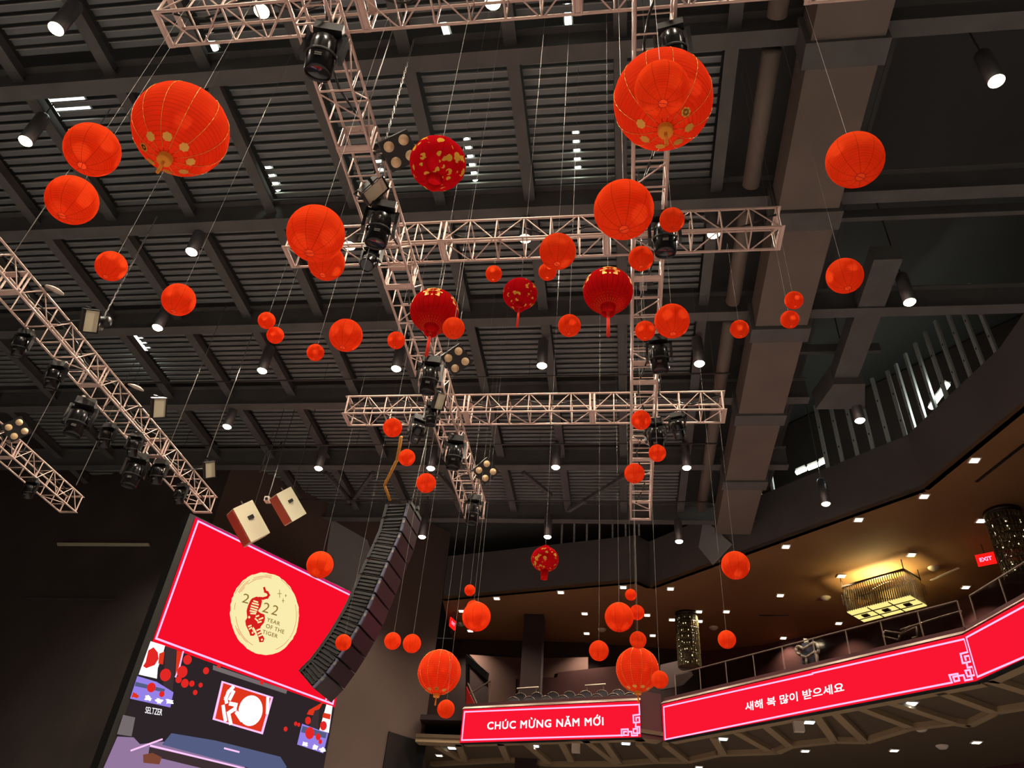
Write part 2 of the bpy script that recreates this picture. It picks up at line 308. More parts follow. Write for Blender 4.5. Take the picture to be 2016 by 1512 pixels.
# front ledge pieces above the ribbon screens
for pl, ln, nm in ((PR1, PR1.len, 'left ribbon screen'), (PR2, PR2.len, 'long middle ribbon screen'), (PR3, PR3.len, 'right ribbon screen')):
    o = MB().slab([pl.at((-.02, h2z(RT)+.02), .05), pl.at((ln+.02, h2z(RT)+.02), .05), pl.at((ln+.02, h2z(RT)+.15), -.12), pl.at((-.02, h2z(RT)+.15), -.12)], -pl.n, .5).obj('trim_2', 'ledge'); struct(o, 'sloping metal ledge above the '+nm, 'ledge')
    o = MB().slab([pl.at((-.02, h2z(RT)+.12), -.16), pl.at((ln+.02, h2z(RT)+.12), -.16), pl.at((ln+.02, h2z(RT)+.28), -.16), pl.at((-.02, h2z(RT)+.28), -.16)], -pl.n, .3).obj('trim_3', 'maroon'); struct(o, 'brown kerb behind the ledge of the '+nm, 'ledge')
# the step between ribbon one and two
o = MB().slab([R1b+Vector((.02,.05,0.4)), R2a+Vector((-.02,.05,.4)), R2a+Vector((-.02,.05,RBm-RT)), R1b+Vector((.02,.05,RBm-RT))], Vector((0,1,0)), .3).obj('trim_4', 'maroon'); struct(o, 'narrow maroon return wall between the two nearer ribbon screens', 'wall')
# left end wall of the balcony
o = MB().slab([E0[0]+Vector((-.02,0,0)), BW[0]+Vector((-.1,0,0)), Vector((BW[0].x-.1, BW[0].y, h2z(2))), Vector((E0[0].x-.02, E0[0].y, h2z(2)))], Vector((-1,0,0)), .2).obj('wall_balcony_end', 'maroon_dark'); struct(o, 'dark end wall closing the balcony at its left', 'wall')
# ================================================================== CEILING CAN LIGHTS
can_body = MB().lathe([(.0,1.02),(.12,1.0),(.16,.93),(.16,.0),(.14,.0),(.14,.06)], 20).mesh('can_body', 'can', True)
can_lens = MB().lathe([(.0,.03),(.15,.03),(.15,.0),(.11,-.045),(.0,-.07)], 20).mesh('lens', 'can_lens', True)
cans = [[(110,57),(515,22),(970,5)],[(50,278),(1962,160)],[(377,496),(688,484),(1034,470),(1405,461)],[(310,645),(1791,595)],[(516,730),(780,726),(1067,720),(1377,716)],
        [(447,840),(1693,828)],[(627,922),(848,922),(1094,920),(1352,921)],[(831,1057),(1078,1057),(1337,1066),(1626,992)]]
ROWN = ['topmost row','second row from the top','third row from the top','fourth row from the top','fifth row from the top','sixth row from the top','seventh row from the top','lowest row']
def roof_h(x): return HC if x < 2.5 else (16.58 if x < 6 else 21.56)
def can_light(p, label, group, power=True, scale=1.0):
    t = empty('can_downlight', p); tag(t, label, 'downlight', group)
    b = link('can_body', can_body, t); b.scale = (scale,)*3
    l = link('lens', can_lens, t); l.scale = (scale,)*3
    MB().tube((0,0,1.0*scale), (0,0,max(1.2, h2z(roof_h(p[0]))-p[2])), .02, 6).obj('stem', 'wire_dark', t)
    if power:
        ld = bpy.data.lights.new('can_lamp', 'SPOT'); ld.energy = SPOT_W; ld.color = LAMP_COL; ld.spot_size = math.radians(128); ld.spot_blend = .6; ld.shadow_soft_size = .12
        lo = bpy.data.objects.new('lamp', ld); COL.objects.link(lo); lo.parent = t; lo.location = (0,0,-.03)
for ri, row in enumerate(cans):
    for ci, (x, y) in enumerate(row):
        p = H(x, y, 14.5)
        if (x, y) == (1626,992): p = AY(x, y, 25.4)
        if ri == 7 and ci < 3: p = AY(x, y, 28.3)
        can_light(p, 'glowing can downlight, %s from the left in the %s' % (ORD[ci], ROWN[ri]), 'ceiling can downlights')
for i, x in enumerate((-15.5, -11.1, -6.74, -2.23, 2.33, 7.4)):                # the grid goes on behind the viewer
    for j, y in enumerate((1.1, -4.6, -10.3)):
        can_light(Vector((x, y, h2z(14.5))), 'glowing can downlight behind the viewer, %s from the left, %s row back' % (ORD[i], ORD[j]), 'can downlights behind the viewer')
# ================================================================== TRUSSES
TS, CH = .52, .025
unit = MB().tube((0,0,0), (0,0,1), 1.0, 8).mesh('brace', 'alu', True)
plate_me = MB().box((0,0,0), (.1, .58, .012)).mesh('end_plate', 'alu')
def member(name, a, b, r, parent):
    o = link(name, unit, parent, a); d = Vector(b)-Vector(a)
    o.rotation_mode = 'QUATERNION'; o.rotation_quaternion = d.to_track_quat('Z', 'Y'); o.scale = (r, r, d.length); return o
def truss(p0, axis, nsec, label, name='box_truss', run=True):
    """20.5 inch box truss; p0 = lower outer corner at the start, axis 'X' or 'Y', sections 3.05 m long"""
    t = empty(name, p0); tag(t, label, 'truss', 'aluminium box trusses'); SL = 3.05; L = nsec*SL
    ax = Vector((1,0,0)) if axis == 'X' else Vector((0,1,0)); sd = Vector((0,1,0)) if axis == 'X' else Vector((1,0,0)); up = Vector((0,0,1))
    cor = [sd*0, sd*TS, sd*TS+up*TS, up*TS]
    for c in cor: member('chord', c, c+ax*L, CH, t)
    nb = nsec*6
    for k in range(nb+1):
        s = k*SL/6; joint = (k % 6 == 0)
        for sgn in ((-.05, .05) if joint and 0 < k < nb else ((.03,) if k == 0 else ((-.03,) if k == nb else (0,)))):
            for i in range(4):
                member('brace', cor[i]+ax*(s+sgn), cor[(i+1) % 4]+ax*(s+sgn), .022 if joint else (.017 if k % 2 == 0 else .013), t)
    for k in range(nb):
        s0, s1 = k*SL/6, (k+1)*SL/6
        for i in range(4):
            a, b = cor[i], cor[(i+1) % 4]
            if k % 2: a, b = b, a
            if i in (2, 3): a, b = b, a
            if i == 2 or (axis == 'X' and i == 1) or (axis == 'Y' and (i == 3 or (i == 0 and k % 3 != 1))): continue
            member('brace', a+ax*(s0+.03), b+ax*(s1-.03), .0125, t)
    for k in range(nsec+1):
        s = k*SL
        for c in (up*0, up*TS):
            o = link('end_plate', plate_me, t, ax*s+sd*TS/2+c); 
            if axis == 'Y': o.rotation_euler = (0, 0, math.pi/2)
    if run: MB().path([Vector((TS/2+wx if axis == 'Y' else q, q if axis == 'Y' else TS/2+wx, TS-.06+.03*math.sin(q*5))) for q, wx in [(L*j/40, .12*math.sin(j*.9)) for j in range(41)]], .02, 6).obj('power_cable', 'black', t, True)
    return t
TB, TT = h2z(10.15), h2z(10.73)
truss(Vector((-6.58, 4.9, TT)), 'X', 3, 'pale box truss crossing the very top of the picture')
truss(Vector((-6.27, 9.47, TT)), 'X', 3, 'pale box truss crossing behind the upper lanterns, ends in open air at right')
truss(Vector((-6.72, 14.92, TT)), 'X', 3, 'pale box truss crossing lower down, behind the small lanterns')
truss(Vector((-4.32, 3.95, TB)), 'Y', 5, 'slanting box truss left of centre with black moving lights')
truss(Vector((.29, 3.95, TB)), 'Y', 5, 'upright looking ladder-like box truss right of centre')
truss(Vector((-12.38, 6.8, TB)), 'Y', 4, 'long diagonal box truss at the left with floodlights on it')
truss(Vector((-16.72, 9.9, TB)), 'Y', 3, 'shorter diagonal box truss at the far left edge')
truss(Vector((-20.75, 15.6, TB)), 'Y', 1, 'box truss end just peeking in at the left edge')
t = truss(Vector((2.62, 5.0, TT)), 'X', 1, 'short truss piece at the top edge right of the ladder-like truss')
# ================================================================== LANTERNS
def sphere_prof(n, r0, dep, squash=1.0, r0t=None):
    a0 = math.asin(r0); a1 = math.asin(r0t or r0); out = []
    for i in range(2*n+1):
        th = a0+(math.pi-a0-a1)*i/(2*n); q = 1.0-(dep if i % 2 else 0)
        out.append((math.sin(th)*q, -math.cos(th)*q*squash))
    return out
me_plain = MB().lathe(sphere_prof(17, .17, .018, 1.0, .3), 48).mesh('paper_shade', 'paper', True)
me_big = MB().lathe(sphere_prof(24, .15, .012), 56).mesh('paper_shade', 'paper_big', True)
def lob(nl, squash, m, r0=.30):
    mb = MB(); n = nl*4; prof = []
    a0 = math.asin(r0)
    for i in range(21):
        th = a0+(math.pi-2*a0)*i/20; prof.append((math.sin(th), -math.cos(th)*squash))
    vs = []
    for r, z in prof:
        for i in range(n):
            a = 2*math.pi*i/n; q = r*(1-.018*(i % 4 == 0)); vs.append((q*math.cos(a), q*math.sin(a), z))
    mb.add(vs, [(k*n+i, k*n+(i+1) % n, (k+1)*n+(i+1) % n, (k+1)*n+i) for k in range(20) for i in range(n)])
    return mb.mesh('silk_shade', m, True)
me_silk = lob(28, .93, 'silk'); me_print = lob(8, .9, 'silk_print', .26)
def ring(r, z, t, n=20):
    mb = MB(); pts = [Vector((r*math.cos(2*math.pi*i/n), r*math.sin(2*math.pi*i/n), z)) for i in range(n+1)]; return mb.path(pts, t, 5)
mb = ring(.17, -.985, .012); mb.bar((-.17,0,-.985), (.17,0,-.985), .02, .02); me_bring = mb.mesh('bottom_ring', 'red_cloth', True)
me_tring = ring(.3, .955, .012).mesh('top_ring', 'wire', True)
def goldlines(n, a, b, rr, t):
    mb = MB()
    for k in range(n):
        ph = 2*math.pi*(k+.5)/n
        pts = [Vector((rr*math.sin(th)*math.cos(ph), rr*math.sin(th)*math.sin(ph), rr*math.cos(th))) for th in [a+(b-a)*i/16 for i in range(17)]]
        mb.path(pts, t, 4)
    return mb.mesh('gold_thread', 'gold', True)
me_thread = goldlines(12, .16, 2.9, 1.004, .006)
me_sthread = goldlines(28, .7, 2.8, 1.0, .0045); me_sthread.transform(Matrix.Diagonal((.992,.992,.93,1)))
mb = MB().lathe([(.0,.0),(.14,.0),(.155,.05),(.15,.2),(.17,.22)], 20); me_cap = mb.mesh('bottom_cap', 'gold_cloth', True)
mb = MB()
for k in range(8):
    a = 2*math.pi*k/8; mb.tube((.02*math.cos(a), .02*math.sin(a), 0), (.03*math.cos(a), .03*math.sin(a), -.34), .012, 5)
mb.lathe([(.0,.06),(.035,.03),(.035,-.03),(.0,-.05)], 10); me_gtas = mb.mesh('tassel', 'gold_cloth', True)
def medallion():
    mb = MB(); n = 16
    for (cx, cy, r) in [(0,0,.05)]+[(.05*math.cos(2*math.pi*k/7), .05*math.sin(2*math.pi*k/7), .032) for k in range(7)]:
        mb.tube((cx, cy, 0), (cx, cy, .006), r, 12)
    return mb.mesh('medallion', 'gold')
me_med = medallion()
mb = MB().lathe([(.29,.0),(.27,-.1),(.25,-.34),(.27,-.36)], 24); me_neck = mb.mesh('neck_skirt', 'silk', True)
mb = MB().lathe([(.26,.0),(.24,.12),(.27,.16)], 24); me_tneck = mb.mesh('top_collar', 'silk', True)
mb = MB().lathe([(.0,.08),(.05,.06),(.07,0),(.055,-.05),(.05,-.1),(.062,-.95),(.0,-.95)], 12)
for k in range(10):
    a = 2*math.pi*k/10; mb.tube((.05*math.cos(a), .05*math.sin(a), -.1), (.066*math.cos(a), .066*math.sin(a), -1.0), .012, 4)
me_tas = mb.mesh('tassel', 'tassel', True)
def text_mesh(body, size=1.0, offset=0.0, space=1.0, fat=0.0):
    if 'Ớ' in body and offset == 0.0:                             # this glyph only fills properly with a hair of offset
        k = body.index('Ớ'); z = text_mesh(body, size, 0.0001, space); y = text_mesh(body, size, 0.0015, space); e = text_mesh(body[:k], size, 0.0001, space); f = text_mesh(body[:k+1], size, 0.0001, space)
        x0 = max(v.co.x for v in e.vertices)+.01; x1 = max(v.co.x for v in f.vertices)+.03; mb = MB()
        def part(me, inside):
            keep = [p for p in me.polygons if (x0 < p.center.x < x1) == inside]; mb.add([tuple(v.co) for v in me.vertices], [tuple(p.vertices) for p in keep])
        part(z, False); part(y, True); used = sorted({i for q in mb.f for i in q}); ix = {v: i for i, v in enumerate(used)}; vs = [mb.v[i] for i in used]; fs = [tuple(ix[i] for i in q) for q in mb.f]; out = MB()
        for j, (dx, dy) in enumerate(((-fat, -fat), (fat, -fat), (-fat, fat), (fat, fat), (0, 0)) if fat else ((0, 0),)): out.add([(a+dx, b+dy, .0005*j) for a, b, c in vs], fs)
        return out.mesh('lettering', 'gold')
    c = bpy.data.curves.new('t', 'FONT'); c.body = body; c.size = size; c.offset = offset if offset > .0005 else 0.0; c.space_character = space; c.resolution_u = 3
    o = bpy.data.objects.new('t', c); COL.objects.link(o); dg = bpy.context.evaluated_depsgraph_get(); dg.update()
    me = bpy.data.meshes.new_from_object(o.evaluated_get(dg)); bpy.data.objects.remove(o); bpy.data.curves.remove(c)
    if fat:
        vs = [tuple(v.co) for v in me.vertices]; fs = [tuple(p.vertices) for p in me.polygons]; mb = MB()
        for k, (dx, dy) in enumerate(((-fat, -fat), (fat, -fat), (-fat, fat), (fat, fat), (0, 0))): mb.add([(x+dx, y+dy, .0005*k) for x, y, z in vs], fs)
        bpy.data.meshes.remove(me); me = mb.mesh('lettering', 'gold')
    return me
ch = text_mesh('喜', .72, .012)
xs = [v.co.x for v in ch.vertices]; ys = [v.co.y for v in ch.vertices]; cx, cy = (min(xs)+max(xs))/2, (min(ys)+max(ys))/2
for v in ch.vertices:
    lo, la = (v.co.x-cx)*1.25, .36+(v.co.y-cy)*1.15; r = 1.012
    v.co = Vector((r*math.cos(la)*math.sin(lo), -r*math.cos(la)*math.cos(lo), r*math.sin(la)*.93))
ch.materials.clear(); ch.materials.append(MATS['gold']); me_char = ch
TRUSS_BOX = [(-6.6,2.6,4.9,5.42,TT),(-6.3,2.9,9.47,9.99,TT),(-6.75,2.45,14.92,15.44,TT),(-4.32,-3.8,3.9,19.2,TB),(.29,.81,3.9,19.2,TB),(-12.38,-11.86,6.8,19,TB)]
def lantern(kind, cx, cy, w_, h_, D, label, rz=None):
    th = math.atan(math.hypot(cx-1008, cy-756)/F); minor = math.sqrt(w_*h_*math.cos(th)); z = F*D/minor
    p = ZD(cx, cy, z); R = D/2
    nm = {'plain': 'paper_lantern', 'big': 'gilded_paper_lantern', 'silk': 'silk_lantern', 'print': 'printed_silk_lantern'}[kind]
    rz = random.uniform(0, 6.28) if kind != 'silk' else .1
    t = empty(nm, p, rz); tag(t, label, 'lantern', 'hanging red lanterns'); t.scale = (R, R, R)
    if kind in ('plain', 'big'):
        link('paper_shade', me_plain if kind == 'plain' else me_big, t)
        link('top_ring', me_tring, t)
        if kind == 'plain': link('bottom_ring', me_bring, t)
        else:
            link('gold_thread', me_thread, t); link('bottom_cap', me_cap, t, (0,0,-1.14)); link('tassel', me_gtas, t, (0,0,-1.16))
            for k in range(8):
                a = 2*math.pi*k/8; e = -1.08
                o = link('medallion', me_med, t, (1.006*math.cos(e)*math.cos(a), 1.006*math.cos(e)*math.sin(a), 1.006*math.sin(e)))
                o.rotation_mode = 'QUATERNION'; o.rotation_quaternion = Vector(o.location).to_track_quat('Z', 'Y'); o.scale = (1.25,)*3
    elif kind == 'silk':
        link('silk_shade', me_silk, t); link('neck_skirt', me_neck, t, (0,0,-.86)); link('top_collar', me_tneck, t, (0,0,.86)); link('tassel', me_tas, t, (0,0,-1.2)).scale = (1,1,1.2)
        link('gold_thread', me_sthread, t)
        for k in range(5):
            o = link('gold_character', me_char, t); o.rotation_euler = (0, 0, 2*math.pi*k/5)
    else:
        link('silk_shade', me_print, t); link('neck_skirt', me_neck, t, (0,0,-.85)); link('top_collar', me_tneck, t, (0,0,.84))
    ztop = h2z(roof_h(p.x)); tie = None
    if 3.7 < p.x < 5.1: ztop = h2z(14.5)
    for x0, x1, y0, y1, zb in TRUSS_BOX:
        if x0-.03 < p.x < x1+.03 and y0-.03 < p.y < y1+.03 and zb < ztop:
            ztop = zb; tie = Vector((x0 if p.x < (x0+x1)/2 else x1, p.y, 0)) if x1-x0 < 1 else Vector((p.x, y0 if p.y < (y0+y1)/2 else y1, 0))
    top = (ztop-p.z)/R
    a0 = .95
    MB().tube((0,0,a0), (0,0,top), .0022/R, 5).obj('hanging_wire', 'wire', t)
    if tie: MB().tube((0,0,top), Matrix.Rotation(-rz, 3, 'Z') @ (Vector((tie.x-p.x, tie.y-p.y, 0))/R)+Vector((0,0,top)), .004/R, 5).obj('tie', 'wire', t)
    return t
LANTERNS = [
 ('big',357,255,196,188,.914,'large red paper lantern with gold medallions and tassel, upper left'),
 ('big',1305,197,198,204,.914,'large red paper lantern with gold medallions, in front of the ladder-like truss at top'),
 ('big',865,1323,86,88,.914,'large orange lantern with gold cap left of the left ribbon screen'),
 ('big',1255,1318,87,88,.914,'large orange lantern with gold cap over the gap between the ribbon screens'),
 ('plain',1303,174,108,114,.40,'plain red lantern overlapping the large gilded one at the top right'),
 ('plain',182,295,118,106,.61,'upper one of two plain lanterns left of the large gilded lantern'),
 ('plain',142,394,114,94,.61,'lower one of two plain lanterns left of the large gilded lantern'),
 ('plain',622,460,119,112,.61,'big plain lantern hiding the left end of the upper cross truss'),
 ('plain',643,517,75,71,.51,'plain lantern peeking out under the big one at the left truss end'),
 ('plain',1228,413,123,117,.61,'big plain lantern beside the ladder-like truss above the upper cross truss'),
 ('plain',1683,315,121,111,.61,'big plain lantern high at the right, alone beneath a long wire'),
 ('plain',219,524,68,58,.51,'plain lantern above the long diagonal truss at the left'),
 ('plain',352,590,71,63,.51,'plain lantern between two can lights at the left'),
 ('plain',681,660,69,63,.51,'mid sized plain lantern left of the slanting truss'),
 ('plain',1098,495,73,73,.51,'mid sized plain lantern in the middle of the upper cross truss'),
 ('plain',1323,632,73,66,.51,'mid sized plain lantern touching the ladder-like truss on its right'),
 ('plain',1663,543,77,70,.51,'mid sized plain lantern at the right under the alone big one'),
 ('plain',525,631,36,33,.305,'upper of two small touching lanterns left of centre'),
 ('plain',542,660,35,33,.305,'lower of two small touching lanterns left of centre'),
 ('plain',621,694,36,33,.305,'small plain lantern below left of the mid sized one left of the slanting truss'),
 ('plain',780,670,35,35,.305,'small plain lantern on the left rail of the slanting truss'),
 ('plain',893,646,44,44,.25,'small plain lantern overlapping the silk lantern on the slanting truss'),
 ('plain',972,539,33,33,.305,'small plain lantern just below the upper cross truss, left of the middle'),
 ('plain',1078,535,38,34,.33,'small plain lantern half hidden under the one on the upper cross truss'),
 ('plain',1121,641,46,44,.356,'small plain lantern between the two tasselled silk lanterns'),
 ('plain',1323,433,50,50,.356,'small plain lantern to the right of the big one by the ladder-like truss'),
 ('plain',1262,509,52,48,.356,'small plain lantern on the ladder-like truss just under the upper cross truss'),
 ('plain',1270,651,42,38,.33,'small plain lantern on the ladder-like truss, left of the mid sized one'),
 ('plain',1456,648,38,37,.305,'small plain lantern hanging alone right of the ladder-like truss'),
 ('plain',1563,591,38,36,.305,'upper of two small lanterns beside the duct at the right'),
 ('plain',1555,629,38,36,.305,'lower of two small lanterns beside the duct at the right'),
 ('plain',773,842,39,37,.305,'small lantern near the left end of the lower cross truss'),
 ('plain',801,901,34,33,.305,'small lantern below the left half of the lower cross truss'),
 ('plain',839,951,40,38,.305,'small lantern above the column of loudspeakers'),
 ('plain',1262,827,40,38,.305,'small lantern where the ladder-like truss meets the lower cross truss'),
 ('plain',1294,892,35,34,.305,'small lantern right of the ladder-like truss below the lower cross truss'),
 ('plain',1249,932,41,39,.305,'small lantern near the lower end of the ladder-like truss'),
 ('plain',630,1112,57,51,.61,'plain orange lantern at the top edge of the tall screen'),
 ('plain',1448,1113,60,54,.61,'plain orange lantern in front of the edge of the brown ceiling at right'),
 ('plain',938,1214,58,57,.61,'larger plain lantern of the cluster at the left end of the brown ceiling'),
 ('plain',1219,1215,59,57,.61,'larger plain lantern of the cluster in front of the brown ceiling at centre'),
 ('plain',676,1265,33,32,.356,'small lantern in front of the column of loudspeakers'),
 ('plain',773,1262,34,34,.32,'left one of two small lanterns right of the loudspeaker column'),
 ('plain',811,1267,37,37,.33,'right one of two small lanterns right of the loudspeaker column'),
 ('plain',878,1396,35,37,.356,'small lantern under the large one left of the left ribbon screen'),
 ('plain',925,1162,22,22,.254,'tiny lantern topmost in the cluster at the left end of the brown ceiling'),
 ('plain',932,1196,29,28,.33,'small lantern half hidden behind the larger one at the left end of the brown ceiling'),
 ('plain',1242,1171,23,23,.254,'tiny lantern topmost in the cluster in front of the brown ceiling at centre'),
 ('plain',1254,1206,29,31,.33,'small lantern half hidden behind the larger one at centre of the brown ceiling'),
 ('plain',1179,1281,39,41,.356,'small lantern left of the large one over the gap between ribbon screens'),
 ('plain',1256,1260,34,34,.29,'small lantern directly above the large one over the gap between ribbon screens'),
 ('plain',1299,1338,34,36,.33,'small lantern touching the right side of the large one between ribbon screens'),
 ('plain',1431,1259,37,36,.356,'small lantern right of the glittering cylinder chandelier'),
 ('print',862,322,116,112,.5,'puffy crimson silk lantern with gold flower print, upper centre'),
 ('silk',855,613,97,94,.57,'ribbed crimson silk lantern with tassel on the slanting truss'),
 ('print',1024,579,74,64,.46,'crimson gold printed lantern with long tassel below the upper cross truss'),
 ('silk',1197,573,100,98,.61,'ribbed crimson silk lantern with gold characters left of the ladder-like truss'),
 ('print',1073,1101,61,50,.5,'small gold printed lantern with a long neck over the brown ceiling'),
]
for a in LANTERNS:
    t = lantern(*a)
    if a[1] == 1024: link('tassel', me_tas, t, (0,0,-1.2)).scale = (1,1,1.35)
    if a[1] == 1073: link('tassel', me_neck, t, (0,0,-1.15)).scale = (.9,.9,1)
# ================================================================== STAGE LIGHTS ON THE TRUSSES
mh_base = MB().box((0,0,-.09), (.42,.34,.18)).box((0,0,.02), (.3,.06,.05)).mesh('base', 'black')
mh_clamp = MB().tube((0,-.03,.08), (0,.03,.08), .05, 10).box((0,0,.03), (.05,.05,.1)).mesh('clamp', 'steel', True)
mh_yoke = MB().bar((-.27,0,-.2), (.27,0,-.2), .14, .06).box((-.27,0,-.42), (.06,.16,.5)).box((.27,0,-.42), (.06,.16,.5)).mesh('yoke', 'black_gloss')
mh_head = MB().lathe([(0,.3),(.12,.29),(.18,.24),(.2,.1),(.21,-.1),(.2,-.3),(.185,-.34),(.17,-.34),(.165,-.30)], 22).mesh('head', 'black_gloss', True)
for k in range(3): pass
mh_trim = MB().lathe([(.212,-.02),(.218,-.02),(.218,-.06),(.212,-.06)], 22).box((0,.208,.1), (.16,.012,.1)).mesh('head_trim', 'grille', True)
mh_lens = MB().lathe([(0,-.285),(.08,-.29),(.165,-.305)], 22).mesh('lens', 'glass_dark', True)
mh_badge = MB().box((0,-.212,-.14), (.1,.006,.018)).box((0,-.212,-.17), (.1,.006,.018)).mesh('badge', 'steel')
def moving_head(x, y, h, s, pan, tilt, label, top=10.13):
    p = H(x, y, h); s *= .88
    if abs(p.x+4.06) < 1.2: p.x = min(max(p.x, -4.3), -3.82)
    elif abs(p.x-.55) < .9: p.x = min(max(p.x, .3), .8)
    elif abs(p.x+12.1) < 2.2: p.x = min(max(p.x, -12.4), -11.85)
    elif p.x < -14.5: p.x = min(max(p.x, -16.7), -16.2)
    if top > 10.5: p = H(x, y, h); p.y = min(max(p.y, 14.95), 15.4)
    p.z = h2z(top)-.1*s
    t = empty('moving_head_light', p, pan); tag(t, label, 'stage light', 'moving head stage lights'); t.scale = (s,)*3
    link('base', mh_base, t); link('yoke', mh_yoke, t)
    for q in (-.12, .12): link('clamp', mh_clamp, t, (q, 0, 0))
    hd = link('head', mh_head, t, (0,0,-.58)); hd.rotation_euler = (tilt, 0, 0)
    link('head_trim', mh_trim, hd); link('lens', mh_lens, hd); link('badge', mh_badge, hd)
MH = [(645,95,9.65,1.05,.25,.35,'topmost moving head light on the slanting truss'),
 (757,437,9.65,1.05,.3,.3,'moving head light on the slanting truss just above the upper cross truss'),
 (730,512,9.7,.75,-.2,-.4,'small moving head light on the left rail where slanting and upper cross truss meet'),
 (848,738,9.65,1.0,.2,.25,'moving head light on the slanting truss below the silk lantern'),
 (898,890,9.65,1.0,.2,.2,'moving head light on the slanting truss below the lower cross truss'),
 (935,1008,9.6,.95,.2,.15,'moving head light at the lower tip of the slanting truss'),
 (850,818,9.75,.7,0,.2,'small black moving head light at the left of the trusses crossing low down'),
 (802,845,9.75,.85,.6,.9,'moving head light under the left half of the lower cross truss',10.68),
 (1325,90,9.65,.9,-.2,.5,'moving head light at the top behind the large gilded lantern'),
 (1308,458,9.65,1.0,0,.3,'moving head light hanging where the ladder-like and upper cross trusses meet'),
 (1298,697,9.65,.95,-.1,.35,'moving head light under the lantern on the ladder-like truss'),
 (1292,855,9.7,.9,-.2,.4,'moving head light on the ladder-like truss below the lower cross truss'),
 (1340,835,9.8,.75,-.3,.8,'moving head light under the right end of the lower cross truss',10.68),
 (158,820,9.6,1.15,.5,.15,'big barrel shaped moving head light left of the long diagonal truss'),
 (262,880,9.7,.75,.2,.5,'upper one of two moving head lights at the middle of the long diagonal truss'),
 (262,932,9.5,1.1,.4,.1,'large hanging moving head light, lowest left of the long diagonal truss'),
 (318,932,9.7,.8,.1,.4,'moving head light near the end of the long diagonal truss'),
 (357,978,9.7,.7,-.1,.5,'last moving head light at the tip of the long diagonal truss'),
 (40,680,9.7,.75,.2,.4,'moving head light at the left edge under the long diagonal truss'),
 (106,742,9.7,.8,.2,.3,'moving head light second from the left edge under the long diagonal truss'),
 (208,862,9.7,.75,.1,.4,'dim moving head light behind the big barrel shaped one'),
 (78,968,9.7,.7,.1,.4,'dim moving head light on the shorter truss at the far left')]
for a in MH: moving_head(*a)
bl_body = MB().box((0,0,0), (.5,.5,.14)).box((0,0,.1), (.1,.56,.06)).mesh('housing', 'black')
bl_lamp = MB().lathe([(0,0),(.07,-.005),(.085,-.02),(.0,-.02)], 16).mesh('lamp', 'lamp_amber', True)
def blinder(x, y, h, label, rot):
    t = empty('blinder_light', H(x, y, h)); t.rotation_mode = 'QUATERNION'; t.rotation_quaternion = (Vector((2.5,1,EYE))-t.location).to_track_quat('-Z', 'Y') @ Matrix.Rotation(rot[2], 3, 'Z').to_quaternion(); tag(t, label, 'stage light', 'four lamp blinders')
    link('housing', bl_body, t)
    for i in (-1, 1):
        for j in (-1, 1): link('lamp', bl_lamp, t, (.13*i, .13*j, -.07))
    MB().path([Vector((0,-.29,.1)), Vector((0,-.29,.3)), Vector((0,.29,.3)), Vector((0,.29,.1))], .015).obj('bracket', 'black', t)
blinder(785,297,10.3,'four lamp blinder light right of the slanting truss near the top', (.5,.4,.6))
blinder(898,708,10.3,'four lamp blinder light right of the slanting truss under the silk lantern', (.5,.5,.7))
blinder(956,927,10.3,'four lamp blinder light right of the slanting truss near its lower end', (.5,.5,.7))
blinder(32,845,10.3,'four lamp blinder light at the left edge above the shorter truss', (.5,.4,.6))
def flood(x, y, h, label, rot, s=1.0, cm='cream'):
    t = empty('flood_light', H(x, y, h)); t.rotation_mode = 'QUATERNION'; t.rotation_quaternion = (Vector((8,7,EYE))-t.location).to_track_quat('-Z', 'Y') @ Matrix.Rotation(rot[2], 3, 'Z').to_quaternion(); t.scale = (s,)*3; tag(t, label, 'stage light', 'rectangular floodlights')
    MB().box((0,0,.05), (.5,.34,.12)).box((0,0,.13), (.42,.26,.06)).obj('housing', 'black', t)
    MB().box((0,0,-.02), (.46,.30,.02)).obj('face_panel', cm, t)
    MB().box((0,.16,-.04), (.5,.012,.05)).box((0,-.16,-.04), (.5,.012,.05)).box((.25,0,-.04), (.012,.34,.05)).box((-.25,0,-.04), (.012,.34,.05)).obj('face_frame', 'black', t)
    MB().path([Vector((-.27,0,.05)), Vector((-.27,0,.3)), Vector((.27,0,.3)), Vector((.27,0,.05))], .014).obj('bracket', 'black', t)
flood(178,632,10.5,'rectangular floodlight topmost on the long diagonal truss', (.5,.5,.95), 1.0)
flood(313,803,10.5,'rectangular floodlight in the middle of the long diagonal truss', (.5,.5,.95), 1.0)
flood(413,925,10.5,'rectangular floodlight at the end of the long diagonal truss', (.5,.5,.95), .9)
flood(737,374,10.05,'cream faced rectangular light on the slanting truss above the upper moving head', (.25,.1,1.45), .9)
flood(865,790,10.0,'cream faced box light on the slanting truss just above the lower cross truss', (.3,.2,1.2), .75)
for x, y, lb in ((108,570,'pale round dish on the long diagonal truss, nearer the left edge'), (268,762,'pale round dish on the long diagonal truss, farther along')):
    t = empty('round_dish', H(x, y, 10.75)); tag(t, lb, 'dish', 'round dishes'); t.rotation_euler = (.25,.3,0)
    MB().lathe([(0,.04),(.1,.035),(.19,.0),(.2,-.02),(0,-.03)], 22).obj('dish', 'white_plastic', t, True); MB().tube((0,0,.03), (0,0,.12), .03, 8).obj('mount', 'black', t)
def arm(t, x0, x1):
    p = Vector(t.location); q = Vector((min(max(p.x, x0), x1), p.y, min(max(p.z, TB), TB+TS)))
    M = t.matrix_basis.inverted(); MB().tube(M @ (p+UPV*.05), M @ q, .02, 6).obj('arm', 'black', t)
